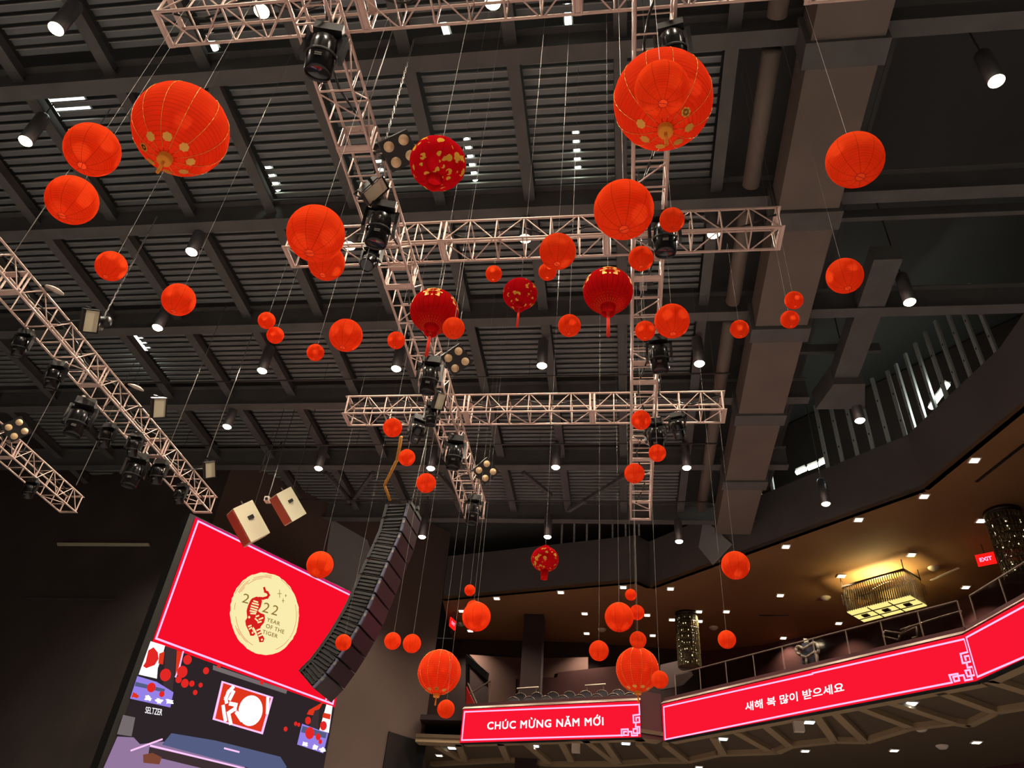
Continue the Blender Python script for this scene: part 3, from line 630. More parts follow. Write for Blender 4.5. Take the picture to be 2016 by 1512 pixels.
for t in [o for o in COL.objects if o.name.startswith(('flood_light', 'blinder_light'))]:
    arm(t, *((-12.38, -11.86) if -14.5 < t.location.x < -8 else ((-16.72, -16.2) if t.location.x < -14.5 else (-4.32, -3.8))))
# chain hoists and cables
def cable(name, pts, r, m, label, cat='cable', grp=None): 
    o = MB().path(pts, r, 6).obj(name, m, None, True); tag(o, label, cat, grp); return o
def chain(a, b, label):
    t = empty('hoist_chain', a); tag(t, label, 'chain', 'hoist chains'); a, b = Vector(a), Vector(b); n = int((b-a).length/.09)
    me = MB().path([Vector((.018*math.cos(q), 0, .05*math.sin(q)+.0)) for q in [i*math.pi/4 for i in range(9)]], .008, 4).mesh('link', 'steel', True)
    d = (b-a)/n; q0 = d.to_track_quat('Z', 'Y')
    for k in range(n):
        o = link('link', me, t, d*(k+.5)); o.rotation_mode = 'QUATERNION'; o.rotation_quaternion = q0
        if k % 2: o.rotation_quaternion = q0 @ Matrix.Rotation(math.pi/2, 3, 'Z').to_quaternion()
for p, lb in ((H(752,300,10.7), 'hoist chain rising beside the upper blinder light'), (H(196,640,10.7), 'hoist chain rising from the long diagonal truss under the plain lantern'), (H(1266,560,10.7), 'hoist chain inside the ladder-like truss below the upper cross truss')):
    chain(p, p+Vector((0,0,3.6)), lb)
    t = empty('chain_hoist', p+Vector((0,0,.1))); tag(t, lb.replace('hoist chain', 'hoist motor on the chain'), 'hoist', 'chain hoists')
    MB().lathe([(0,.2),(.1,.19),(.12,.1),(.12,-.1),(.1,-.19),(0,-.2)], 14, M=Matrix.Rotation(math.pi/2, 3, 'Y')).obj('motor', 'black', t, True); MB().box((0,0,-.14), (.14,.14,.12)).obj('hook_block', 'steel', t)
def lp(a, b, n, sag, wob=0.05):
    a, b = Vector(a), Vector(b); out = []
    for i in range(n+1):
        q = i/n; p = a.lerp(b, q); p.z -= sag*4*q*(1-q); p.x += wob*math.sin(q*9); out.append(p)
    return out
cable('power_cable', lp(Vector((.82, H(1300,690,10.15).y, TB)), Vector((.82, H(1300,745,10.15).y, TB)), 12, .7, .02), .014, 'black', 'loop of black cable below the moving head on the ladder-like truss')
cable('power_cable', [H(640,690,11.0), H(592,760,11.5), H(535,890,13), H(512,920,14)] if False else [H(555,870,15.88), H(548,884,15.2), H(525,888,14.9), H(512,930,14.4)], .03, 'wire_dark', 'dim grey cable drooping from the ceiling at left of the loudspeaker column')
WIRES = [(447,700,300,560),(466,700,405,905),(1570,395,1605,560),(85,770,40,840),(160,880,115,990),(290,250,290,250)]
for i, (x, y, hb_, lb) in enumerate(((408,900,10.7,'thin steel wire rising from the end of the long diagonal truss'),(150,955,10.7,'thin steel wire rising from the end of the shorter truss at far left'),(45,890,10.7,'thin steel wire rising from the shorter truss near the left edge'))):
    p = H(x, y, hb_); cable('steel_wire', [p, Vector((p.x, p.y, h2z(HC)))], .012, 'wire', lb, 'wire', 'truss suspension wires')
for (x, y, yy) in ((-4.06, 7.0, 0), (-4.06, 12.6, 0), (.55, 7.2, 0), (.55, 12.9, 0), (-12.1, 9.5, 0), (-12.1, 16.4, 0)):
    cable('steel_wire', [Vector((x, y, TB+.5)), Vector((x, y, h2z(HC)))], .01, 'wire', 'thin steel wire carrying the %s, %s one' % ({-4.06:'slanting truss', .55:'ladder-like truss', -12.1:'long diagonal truss'}[x], 'nearer' if y < 10 else 'farther'), 'wire', 'truss suspension wires')
# tube lights above the slats
for (x0, y0, x1, y1, lb) in ((526,326,548,374,'strip of white light behind the slats left of the slanting truss'),(918,274,936,354,'strip of white light behind the slats right of the crimson printed lantern'),(1133,258,1138,336,'strip of white light behind the slats at upper centre'),
        (1117,10,1119,52,'strip of white light behind the slats at the top edge, right of centre'),(872,42,881,72,'strip of white light behind the slats at the top edge, left of centre'),(411,68,425,98,'strip of white light behind the slats by the top truss end'),(742,300,752,350,'strip of white light seen through the slanting truss')):
    a, b = H(x0, y0, 16.35), H(x1, y1, 16.35); t = empty('tube_light', (a+b)/2); tag(t, lb, 'tube light', 'tube lights above the slats')
    MB().tube(a-t.location, b-t.location, .07, 10).obj('tube', 'tube', t, True); MB().bar(a-t.location+Vector((0,0,.1)), b-t.location+Vector((0,0,.1)), .2, .06).obj('housing', 'wire_dark', t)
for (x0, y0, x1, y1, lb) in ((110,185,165,225,'pale lit panel behind the slats at the upper left edge'),(250,655,285,690,'pale lit panel behind the slats left of the can lights')):
    a, b = H(x0, y0, 16.5), H(x1, y1, 16.5); c = (a+b)/2; t = empty('light_panel', c); tag(t, lb, 'light panel', 'lit panels above the slats')
    MB().box((0,0,0), (abs(b.x-a.x)*1.1+.5, abs(b.y-a.y), .02)).obj('diffuser', 'tube_dim', t); MB().box((0,0,.06), (abs(b.x-a.x)*1.1+.6, abs(b.y-a.y)+.1, .08)).obj('housing', 'wire_dark', t)
# ================================================================== TALL LED SCREEN
def flat(pl, pts, d, m, name, parent, t=.003):
    c = Vector(parent.location) if parent else Vector((0,0,0))
    return MB().slab([pl.px(x, y, d)-c for x, y in pts], pl.n, t).obj(name, m, parent)
def flatsh(pl, q, d, m, name, parent, t=.003):
    c = Vector(parent.location); return MB().slab([pl.at(p, d)-c for p in q], pl.n, t).obj(name, m, parent)
def strokes(pl, lines, wpx, d, m, name, parent, closed=False):
    """thick lines through pixel points, joined into one printed mark; width in metres"""
    c = Vector(parent.location)
    for pts in lines:
        mb = MB(); q = [pl.sh(x, y) for x, y in pts]
        for a, b in zip(q[:-1], q[1:]):
            dx, dy = b[0]-a[0], b[1]-a[1]; l = math.hypot(dx, dy)
            if l < 1e-6: continue
            ex, ey = dx/l*wpx/2, dy/l*wpx/2; nx, ny = -ey, ex
            mb.slab([pl.at(p, d)-c for p in ((a[0]-ex+nx, a[1]-ey+ny), (b[0]+ex+nx, b[1]+ey+ny), (b[0]+ex-nx, b[1]+ey-ny), (a[0]-ex-nx, a[1]-ey-ny))], pl.n, .003)
        mb.obj(name, m, parent)
def disc(pl, x, y, rpx, d, m, name, parent, n=20, jit=0, ry=1.0):
    c0 = pl.sh(x, y); c1 = pl.sh(x+rpx, y); r = math.hypot(c1[0]-c0[0], c1[1]-c0[1])*.5 + abs(pl.sh(x, y+rpx)[1]-c0[1])*.5
    q = []
    for i in range(n):
        k = r*(1+random.uniform(-jit, jit)); a = 2*math.pi*i/n; q.append((c0[0]+k*math.cos(a), c0[1]+k*ry*math.sin(a)))
    return flatsh(pl, q, d, m, name, parent)
def text_on(pl, body, A, B, C, d, m, name, parent, bold=.02, space=1.0, cap=True):
    me = text_mesh(body, 1.0, 0.0, space, bold); xs = [v.co.x for v in me.vertices]; ys = [v.co.y for v in me.vertices]
    if cap:
        hm = text_mesh('H', 1.0, 0.0, 1.0, bold); y0, y1 = min(v.co.y for v in hm.vertices), max(v.co.y for v in hm.vertices); bpy.data.meshes.remove(hm)
    else: y0, y1 = min(ys), max(ys)
    a, b, c = pl.sh(*A), pl.sh(*B), pl.sh(*C); x0, x1 = min(xs), max(xs); o = Vector(parent.location)
    for v in me.vertices:
        u, t = (v.co.x-x0)/(x1-x0), (v.co.y-y0)/(y1-y0)
        v.co = pl.at((a[0]+(b[0]-a[0])*u+(c[0]-a[0])*t, a[1]+(b[1]-a[1])*u+(c[1]-a[1])*t), d+v.co.z)-o
    sx0 = sorted((min(xs[i] for i in p.vertices), max(xs[i] for i in p.vertices), k) for k, p in enumerate(me.polygons)); words = []; end = None
    for lo_, hi_, k in sx0:
        if end is None or lo_-end > .2: words.append([])
        words[-1].append(k); end = hi_ if end is None else max(end, hi_)
    for wd in words:
        fs = [tuple(me.polygons[k].vertices) for k in wd]; used = sorted({i for f_ in fs for i in f_}); ix = {v: i for i, v in enumerate(used)}
        MB().add([tuple(me.vertices[i].co) for i in used], [tuple(ix[i] for i in f_) for f_ in fs]).obj(name, m, parent)
    bpy.data.meshes.remove(me)
STL, STR = H(386,1019,11.5), H(697,1170,11.5); PS = VPlane(STL, STR)
scr = empty('tall_screen', PS.at((PS.len/2, h2z(3.0)))); tag(scr, 'tall upright LED screen showing a red 2022 tiger picture above a stage view', 'screen')
flatsh(PS, [(-.25,h2z(-1)),(PS.len+.1,h2z(-1)),(PS.len+.1,h2z(11.55)),(-.25,h2z(11.55))], -.45, 'black', 'cabinet', scr, .44)
flat(PS, [(385,1018),(698,1169),(659,1393),(300,1263)], 0, 'led_red', 'red_picture', scr)
b4 = [(390,1026),(694,1174),(655,1386),(307,1257),(390,1026)]
strokes(PS, [b4], .06, .008, 'led_pink', 'border_line', scr)
strokes(PS, [[(387,1021),(697,1171)]], .07, .006, 'led_magenta', 'border_shadow', scr)
def c5(*p): return [(180+.2778*x, 1000+.2778*y) for x, y in p]
ctr = c5((1236,745))[0]; med = disc(PS, ctr[0], ctr[1], 76, .006, 'led_cream', 'medallion', scr, 72, .012, 1.0)
c0 = PS.sh(*ctr); r0 = math.hypot(*(Vector(PS.sh(*c5((990,690))[0]))-Vector(c0)))
# refit the disc to the measured width and height of the picture
sx = abs(PS.sh(*c5((1480,790))[0])[0]-PS.sh(*c5((990,690))[0])[0])/2; sy = abs(PS.sh(*c5((1255,445))[0])[1]-PS.sh(*c5((1215,1038))[0])[1])/2
bpy.data.objects.remove(med)
flatsh(PS, [(c0[0]+sx*(1+random.uniform(-.012,.012))*math.cos(2*math.pi*i/90), c0[1]+sy*(1+random.uniform(-.012,.012))*math.sin(2*math.pi*i/90)) for i in range(90)], .006, 'led_cream', 'medallion', scr)
arcs = []
for i in range(26):
    a0 = random.uniform(0, 6.28); l = random.uniform(.15, .7); k = random.choice((.86,.89,.92,.95,.975)); arcs.append((a0, l, k))
for a0, l, k in arcs:
    n = 8; mb = MB()
    for j in range(n):
        q = []
        for aa, kk in ((a0+l*j/n, k), (a0+l*(j+1)/n, k), (a0+l*(j+1)/n, k-.008), (a0+l*j/n, k-.008)): q.append(PS.at((c0[0]+sx*kk*math.cos(aa), c0[1]+sy*kk*math.sin(aa)), .01)-scr.location)
        mb.slab(q, PS.n, .003)
    mb.obj('brush_mark', 'led_tiger', scr)
tg = flat(PS, c5((1140,640),(1170,628),(1205,640),(1208,664),(1200,700),(1180,730),(1196,744),(1226,755),(1230,785),(1222,815),(1200,840),(1195,860),(1206,890),(1226,925),(1218,950),(1190,952),(1184,922),(1166,872),(1148,842),(1138,858),(1150,880),(1162,892),(1150,906),(1126,906),(1118,880),(1094,830),(1090,800),(1104,778),(1099,730),(1110,690),(1128,652)), .010, 'led_tiger', 'tiger', scr)
strokes(PS, [c5((1190,640),(1215,642),(1245,634),(1256,618),(1246,600),(1230,592),(1224,570))], .09, .010, 'led_tiger', 'tiger_tail', scr)
strokes(PS, [c5((1150,660),(1175,668)), c5((1140,676),(1180,686)), c5((1132,694),(1176,706)), c5((1128,712),(1170,724)), c5((1124,730),(1164,738)), c5((1128,748),(1160,750)), c5((1166,770),(1182,764)), c5((1160,786),(1176,800)), c5((1188,790),(1212,780)),
             c5((1180,812),(1200,806)), c5((1112,840),(1128,834)), c5((1118,858),(1132,850)), c5((1172,868),(1190,860)), c5((1180,890),(1198,880)), c5((1186,908),(1206,900))], .05, .014, 'led_cream', 'tiger_stripe', scr)
disc(PS, *c5((1140,885))[0], 2.0, .014, 'led_cream', 'paw_mark', scr, 10); disc(PS, *c5((1206,934))[0], 2.0, .014, 'led_cream', 'paw_mark', scr, 10); disc(PS, *c5((1116,775))[0], 2.4, .014, 'led_cream', 'flower_mark', scr, 8)
text_on(PS, '2', *c5((1062,668),(1108,680),(1080,605)), .01, 'led_gold', 'lettering', scr, 0)
text_on(PS, '22', *c5((1205,735),(1312,765),(1226,668)), .01, 'led_gold', 'lettering', scr, 0, 1.25)
text_on(PS, 'YEAR', *c5((1240,803),(1332,836),(1246,776)), .01, 'led_gold', 'lettering', scr, .012, 1.1)
text_on(PS, 'OF THE', *c5((1233,848),(1362,894),(1239,820)), .01, 'led_gold', 'lettering', scr, .012, 1.1)
text_on(PS, 'TIGER', *c5((1208,889),(1316,924),(1214,862)), .01, 'led_gold', 'lettering', scr, .012, 1.1)
for x, y, s in ((1332,608,26),(1376,622,8),(1357,658,14)): strokes(PS, [c5((x-s*.5,y),(x+s*.5,y)), c5((x,y-s),(x,y+s))], .02, .01, 'led_gold', 'sparkle', scr)
# lower picture: the stage as seen by a video camera
def c6(*p): return [(160+.2063*x, 1200+.2063*y) for x, y in p]
def c7(*p): return [(540+.2063*x, 1200+.2063*y) for x, y in p]
flat(PS, [(300,1263),(659,1393),(610,1660),(155,1660)], 0, 'led_black', 'stage_picture', scr)
L6 = [('led_white',[(662,302),(800,345),(780,420),(730,560),(722,660),(548,620)]),('led_orange',[(745,420),(795,400),(780,525),(735,515)]),('led_redball',[(615,500),(640,390),(690,360),(730,410),(738,470),(700,530),(620,560),(590,540)]),
 ('led_dark',[(805,350),(908,382),(870,790),(780,760)]),('led_orange',[(912,392),(968,408),(925,560),(898,620)]),('led_violet',[(535,635),(720,690),(880,790),(850,935),(465,850)]),('led_blue',[(520,690),(800,760),(790,790),(510,730)]),
 ('led_purple',[(345,1212),(500,1220),(560,1285),(780,1260),(1560,1500),(1560,1700),(130,1700)]),('led_grey',[(400,1005),(515,1030),(480,1210),(340,1190)]),('led_blue',[(860,1180),(1280,1250),(1900,1405),(1960,1500),(1900,1620),(1560,1500),(770,1290)]),
 ('led_dark',[(650,1312),(1400,1480),(1700,1560),(1680,1640),(1500,1600),(640,1390)]),('led_wood',[(590,1385),(680,1368),(768,1410),(745,1478),(592,1462)]),('led_grey',[(1258,530),(1965,770),(1955,805),(1255,575)])]
for k, (m, q) in enumerate(L6): flat(PS, c6(*q), .005+.0008*k, m, 'picture_area', scr, .0006)
strokes(PS, [c6((968,405),(935,545),(898,640)), c6((475,1345),(765,1240)), c6((660,1300),(1360,1470),(1700,1555)), c6((1365,1325),(1500,1360))], .05, .018, 'led_pink', 'picture_line', scr)
flat(PS, c6((1340,680),(1832,835),(1732,1192),(1252,1050)), .018, 'led_pink', 'small_screen_border', scr); flat(PS, c6((1356,702),(1808,845),(1716,1168),(1278,1040)), .022, 'led_orange', 'small_screen', scr)
cc = PS.sh(*c6((1612,965))[0]); ex = abs(PS.sh(*c6((1725,985))[0])[0]-PS.sh(*c6((1500,940))[0])[0])/2; ey = abs(PS.sh(*c6((1640,820))[0])[1]-PS.sh(*c6((1590,1112))[0])[1])/2
flatsh(PS, [(cc[0]+ex*math.cos(2*math.pi*i/30), cc[1]+ey*math.sin(2*math.pi*i/30)) for i in range(30)], .026, 'led_white', 'moon', scr)
strokes(PS, [c6((1440,745),(1400,790),(1375,850),(1380,880)), c6((1445,790),(1415,850)), c6((1420,900),(1470,910),(1460,950),(1420,975)), c6((1350,930),(1360,1000),(1370,1050)), c6((1400,990),(1420,1080)), c6((1480,990),(1520,1050)), c6((1775,850),(1770,980))], .12, .026, 'led_white', 'tiger_mark', scr)
for x, y, r in ((800,625,58),(665,745,45),(765,808,28),(960,595,55),(1010,480,45),(925,670,32),(985,705,40),(1052,708,28),(1187,585,32),(1135,722,22),(1083,792,24),(1945,1140,20),(1310,540,20),(1720,695,20)):
    disc(PS, *c6((x,y))[0], r*.2063, .02, 'led_redball', 'pictured_lantern', scr, 18)
for x, y in ((510,822),(636,848),(740,872),(838,880)):
    disc(PS, *c6((x,y))[0], 8, .019, 'led_white' if x != 510 else 'led_orange', 'pictured_flower', scr, 18, .35, .6)
text_on(PS, 'SELTZER', *c6((604,988),(765,1012),(614,928)), .02, 'led_white', 'lettering', scr, .005, 1.0)
L7 = [('led_red2',[(590,748),(556,920),(455,895),(500,800)]),('led_orange',[(470,880),(330,960),(310,1000),(370,1010),(430,950)]),('led_white',[(498,905),(556,922),(520,1178),(430,1150)]),('led_orange',[(470,985),(540,1000),(532,1050),(458,1030)]),
 ('led_dark',[(385,965),(430,950),(420,1140),(330,1120)]),('led_violet',[(265,1090),(515,1182),(468,1372),(218,1288)]),('led_blue',[(270,1110),(500,1180),(490,1230),(255,1170)])]
for k, (m, q) in enumerate(L7): flat(PS, c7(*q), .005+.0008*k, m, 'picture_area', scr, .0006)
strokes(PS, [c7((515,810),(548,800),(540,860),(500,850),(515,820)), c7((495,840),(485,875),(520,885))], .05, .018, 'led_pink', 'picture_line', scr)
for x, y, r in ((318,1060,32),(465,1110,38),(335,1180,50),(415,1215,28),(435,1262,20),(200,1090,18),(230,1100,17),(105,1142,20)): disc(PS, *c7((x,y))[0], r*.2063, .02, 'led_redball', 'pictured_lantern', scr, 18)
for x, y in ((290,1285),(390,1315),(455,1340)): disc(PS, *c7((x,y))[0], 7, .019, 'led_white', 'pictured_flower', scr, 18, .35, .6)
# ================================================================== RIBBON SCREENS
def ribbon(pl, label):
    t = empty('ribbon_screen', pl.at((pl.len/2, h2z(RBm)))); tag(t, label, 'screen', 'ribbon screens on the balcony front')
    flatsh(pl, [(0,h2z(RBm)-.02),(pl.len,h2z(RBm)-.02),(pl.len,h2z(RT)+.02),(0,h2z(RT)+.02)], -.25, 'black', 'cabinet', t, .24)
    flatsh(pl, [(0,h2z(RBm)),(pl.len,h2z(RBm)),(pl.len,h2z(RT)),(0,h2z(RT))], 0, 'led_red2', 'red_picture', t); return t
def c8(*p): return [(860+.2778*x, 1090+.2778*y) for x, y in p]
t1 = ribbon(PR1, 'left red ribbon screen lettered in Vietnamese on the balcony front')
strokes(PR1, [c8((1320,1288),(178,1322),(198,1122),(1434,1070),(1438,1140),(1392,1146),(1395,1198),(1437,1195),(1435,1160),(1412,1163),(1413,1180)), c8((1410,1198),(1410,1228),(1437,1228),(1437,1272),(1395,1273),(1393,1243),(1421,1241),(1421,1288),(1382,1290),(1381,1262),(1358,1262)), c8((1310,1290),(1309,1246),(1355,1244),(1357,1286),(1326,1287),(1325,1262),(1342,1262))], .055, .008, 'led_pink', 'border_line', t1)
text_on(PR1, 'CHÚC MỪNG NĂM MỚI', (959,1436.5), (1188.5,1428), (960,1421.5), .01, 'led_white', 'lettering', t1, .022, 1.12)
t2 = ribbon(PR2, 'long middle red ribbon screen lettered in Korean on the balcony front')
def c9(*p): return [(1600+.2063*x, 1100+.2063*y) for x, y in p]
strokes(PR2, [[(1307,1392),(1600,1327)]+c9((0,1093),(1450,767),(1485,890),(1412,908),(1433,998),(1510,982),(1496,925),(1452,933),(1462,965)), c9((1470,998),(1480,1040),(1530,1030),(1550,1110),(1480,1125),(1458,1070),(1500,1060),(1522,1150),(1456,1162),(1440,1112),(1400,1118)),
              c9((1400,1162),(1384,1098),(1305,1112),(1330,1182),(0,1440))+[(1310,1456),(1307,1392)], c9((1400,1162),(1356,1172),(1342,1128),(1375,1122))], .05, .008, 'led_pink', 'border_line', t2)
text_on(PR2, '새해 복 많이 받으세요', (1468,1401), (1663,1362), (1467,1383), .01, 'led_white', 'lettering', t2, .018, 1.0, False)
t3 = ribbon(PR3, 'right red ribbon screen running out of the picture at the right edge')
strokes(PR3, [c9((2600,140),(1468,752),(1575,1128),(2600,690))], .05, .008, 'led_pink', 'border_line', t3)
# ================================================================== LINE ARRAY
AF = nrm((.998,-.07,0)); AR = Vector((.07,.998,0)); UP = Vector((0,0,1))
BH, FW, DP = .45, 1.2, .72
cab = MB(); q = [(-FW/2,0),(FW/2,0),(FW/2-.12,DP),(-FW/2+.12,DP)]
cab.add([(x,y,z) for z in (-BH/2+.014,BH/2-.014) for x,y in q], [(3,2,1,0),(4,5,6,7),(0,1,5,4),(1,2,6,5),(2,3,7,6),(3,0,4,7)]); me_cab = cab.mesh('cabinet', 'black')
me_gr = MB().box((0,-.014,0), (FW-.1,.02,BH-.06)).mesh('grille', 'face_purple_sheen')  # the screen's purple reflection is painted into this dark face colour
sd = Vector((.12,DP,0)).normalized(); nn = Vector((-sd.y,sd.x,0)); c = Vector((-FW/2+.06,DP/2,0))+nn*.004
g = MB()
for k in range(4): g.slab([c-sd*.3+UP*(-.17+.1*k), c+sd*.3+UP*(-.17+.1*k), c+sd*.3+UP*(-.13+.1*k), c-sd*.3+UP*(-.13+.1*k)], nn, .03)
g.slab([c+sd*.24-UP*.2, c+sd*.3-UP*.2, c+sd*.3+UP*.2, c+sd*.24+UP*.2], nn, .034)
me_sp = g.mesh('side_rigging', 'grille')
me_rg = MB().box((-FW/2+.0,-.0,0), (.06,.06,BH-.06)).box((-FW/2-.02,-.02,.08), (.04,.05,.08), 1).mesh('rigging_bar', ['bluegrey', 'steel'])
tp = H(804,990,10.3); PA = [(804,990),(788,1052),(765,1103),(739,1165),(720,1209),(692,1258),(664,1300),(630,1345),(590,1375)]
def on_plane(x, y):                                              # the plane the column bends in: through tp, along AF and up
    r = ray(x, y); d = tp-Vector((0,0,EYE)); k = (d.x*AR.x+d.y*AR.y)/(r.x*AR.x+r.y*AR.y); p = r*k; return Vector((p.x, p.y, p.z+EYE))
pts = [on_plane(*q) for q in PA]; arr = empty('line_array', tp+AR*FW/2); tag(arr, 'curved hanging column of black loudspeaker cabinets beside the tall screen', 'loudspeaker')
cum = [0]
for a, b in zip(pts[:-1], pts[1:]): cum.append(cum[-1]+(b-a).length)
def along(sv):
    for i in range(len(pts)-1):
        if sv <= cum[i+1] or i == len(pts)-2: return pts[i].lerp(pts[i+1], (sv-cum[i])/(cum[i+1]-cum[i]))
n = int(cum[-1]/BH)
for k in range(n):
    a, b = along(k*BH), along((k+1)*BH); u = (a-b).normalized(); fr = AR.cross(u).normalized()
    if fr.dot(AF) < 0: fr = -fr
    o = link('speaker_cabinet', me_cab, arr); M = Matrix((AR, -fr, u)).transposed().to_4x4(); M.translation = (a+b)/2-tp; o.matrix_local = M
    for nm, me in (('grille', me_gr), ('side_rigging', me_sp), ('rigging_bar', me_rg)): link(nm, me, o)
p = tp+AR*FW/2
fr_ = MB().bar(AR*-.5+UP*.06, AR*.5+UP*.06, .1, .1).bar(AF*.1+UP*.16, -AF*.9+UP*.16, .1, .1).obj('fly_frame', 'black', arr)
for s in (-.35, .35): MB().tube(AR*s+UP*.15, UP*2.6, .012, 6).obj('sling', 'wire_dark', arr)
MB().tube(UP*2.55, UP*(h2z(HC)-p.z), .02, 6).obj('hoist_cable', 'wire_dark', arr)
cable('power_cable', [H(790,860,11.2), H(782,905,11.0), H(757,955,10.75), H(768,985,10.5)], .045, 'yellow_cable', 'thick yellow cable looping down to the top of the loudspeaker column')
cable('power_cable', [H(762,1005,10.2), H(748,1060,9.6), H(733,1092,9.2)], .03, 'yellow_cable', 'thin tan cable along the left side of the loudspeaker column')
# ================================================================== WHITE LOUDSPEAKERS
def loudspeaker(x, y, h, s, rz, rx, ry, label):
    t = empty('white_loudspeaker', H(x, y, h)); t.rotation_euler = (rx, ry, rz); t.scale = (s,)*3; tag(t, label, 'loudspeaker', 'cream loudspeakers')
    MB().prism([(-.3,-.3),(.3,-.3),(.2,.3),(-.2,.3)], -.5, .5).obj('cabinet', 'cream', t)
    MB().box((0,-.315,0), (.54,.03,.94)).obj('grille', 'cream_red_lit', t)  # red light from the screen is painted into the grille colour
    for sx_ in (-1, 1): MB().box((sx_*.262,.02,.1), (.03,.16,.1)).box((sx_*.27,.02,.1), (.02,.16,.03)).obj('handle', 'black', t)
    MB().tube((0,.1,.5), (0,.1,.62), .02, 8).obj('eye_bolt', 'steel', t)
    p = Vector(t.location); q = cable('steel_wire', [p+Vector((0,0,.5*s)), Vector((p.x, p.y, h2z(HC)))], .012, 'wire_dark', 'thin dark wire holding the '+label.split(' hanging')[0], 'wire', 'loudspeaker wires')
loudspeaker(490,1030,10.9,1.2,-.85,.8,.1,'cream loudspeaker with red lit face hanging above the tall screen, the larger')
loudspeaker(568,996,11.4,1.0,-.8,.85,.1,'cream loudspeaker hanging above the tall screen, the smaller and higher')
t = empty('wall_camera', H(527,984,12)); tag(t, 'tiny pale camera hanging between the two cream loudspeakers', 'camera'); MB().box((0,0,0), (.16,.22,.16)).obj('housing', 'white_plastic', t); MB().tube((0,-.1,-.02), (.03,-.16,-.04), .05, 10).obj('lens', 'black', t); MB().tube((0,0,.08), (0,0,3.8), .012, 6).obj('stem', 'wire_dark', t)
o = MB().slab([PW2.px(115,1070,.04), PW2.px(295,1071,.04), PW2.px(295,1076,.04), PW2.px(115,1075,.04)], PW2.n, .08).obj('pale_batten', 'cream'); tag(o, 'long pale horizontal bar on the black stage wall', 'bar')
o = MB().slab([PW2.px(45,1177,.04), PW2.px(235,1180,.04), PW2.px(235,1182,.04), PW2.px(45,1179,.04)], PW2.n, .05).obj('dim_batten', 'wire_dark'); tag(o, 'dim thin horizontal bar lower on the black stage wall', 'bar')
# ================================================================== BALCONY CONTENTS
dl_trim = MB().box((0,0,0), (.34,.34,.03)).mesh('trim_plate', 'white_plastic'); dl_lens = MB().box((0,0,-.02), (.24,.24,.02)).mesh('lens', 'down_lens'); dl_lens2 = MB().box((0,0,-.02), (.26,.26,.02)).mesh('lens', 'down_lens_cool')
front = [(909,1202),(978,1177),(1104,1165),(1227,1155),(1320,1158),(1547,1075),(1690,1022),(1819,976),(1918,905)]
mid = [(926,1241),(1151,1207),(1155,1246),(1274,1210),(1285,1250),(1323,1219),(1376,1203),(1430,1203),(1536,1171),(1656,1133),(1794,1091),(1931,1024)]
rear = [(1377,1222),(1542,1255),(1651,1226),(1901,1155)]
def downlight(x, y, h, label, group, lens=dl_lens, power=0, s=1.0):
    t = empty('recessed_downlight', H(x, y, h)+Vector((0,0,-.02))); tag(t, label, 'downlight', group); t.scale = (s,)*3
    link('trim_plate', dl_trim, t); link('lens', lens, t)
    if power:
        ld = bpy.data.lights.new('down_lamp', 'SPOT'); ld.energy = power; ld.color = (1,.82,.6); ld.spot_size = math.radians(120); ld.spot_blend = .8; ld.shadow_soft_size = .1
        lo = bpy.data.objects.new('lamp', ld); COL.objects.link(lo); lo.parent = t; lo.location = (0,0,-.06)
for nm, row in (('front row', front), ('middle rows', mid), ('rear row', rear)):
    for i, (x, y) in enumerate(sorted(row)): downlight(x, y, HB, 'recessed light in the brown balcony ceiling, %s from the left, %s' % (ORD[i], nm), 'recessed lights in the balcony ceiling', power=800)
for i, (x, y) in enumerate(((890,1471),(1053,1467),(1232,1462),(1423,1453),(1593,1420),(1793,1383))): downlight(x, y, RBm+.15, 'cool recessed light under the ribbon screens, %s from the left' % ORD[i], 'recessed lights under the balcony', dl_lens2, 90, 1.15)
for i, (x, y) in enumerate(((865,1486),(1376,1509),(1585,1477),(1760,1476),(1922,1460))): downlight(x, y, RBm+.14, 'warm recessed light in the dark inner ceiling under the balcony, %s from the left' % ORD[i], 'inner recessed lights under the balcony', dl_lens, 90)
det = MB().lathe([(0,-.1),(.1,-.09),(.16,-.03),(.17,0)], 18).mesh('smoke_detector', 'white_plastic', True)
for x, y, h, lb in ((1625,1176,HB,'white smoke detector left of the rectangular chandelier'),(1838,1117,HB,'white sprinkler dome right of the rectangular chandelier'),(1185,1239,HB,'white smoke detector left of the lantern cluster at centre'),(1405,1235,HB,'small pale detector right of the cylinder chandelier'),
                    (907,1228,HB,'white smoke detector at the left end of the brown ceiling'),(1855,1468,RBm+.14,'pale disc in the inner ceiling under the balcony at right'),(1813,1433,RBm+.1,'pale knob on the rib under the balcony at right')):
    o = link('smoke_detector', det, None, H(x, y, h)); tag(o, lb, 'detector', 'ceiling detectors')
    o.scale = (1.3,1.3,1.2)
for x, y, lb in ((1134,1464,'pale little box speaker under the left ribbon screen'),(1571,1420,'pale little box speaker under the long ribbon screen')):
    t = empty('box_speaker', H(x, y, RBm)); tag(t, lb, 'loudspeaker', 'small box speakers'); MB().box((0,0,-.17), (.32,.25,.32)).obj('housing', 'white_plastic', t); MB().lathe([(0,-.135),(.09,-.135),(.1,-.125)], 16, M=Matrix.Rotation(math.pi/2, 3, 'X'), c=(0,0,-.17)).obj('cone', 'grille', t)
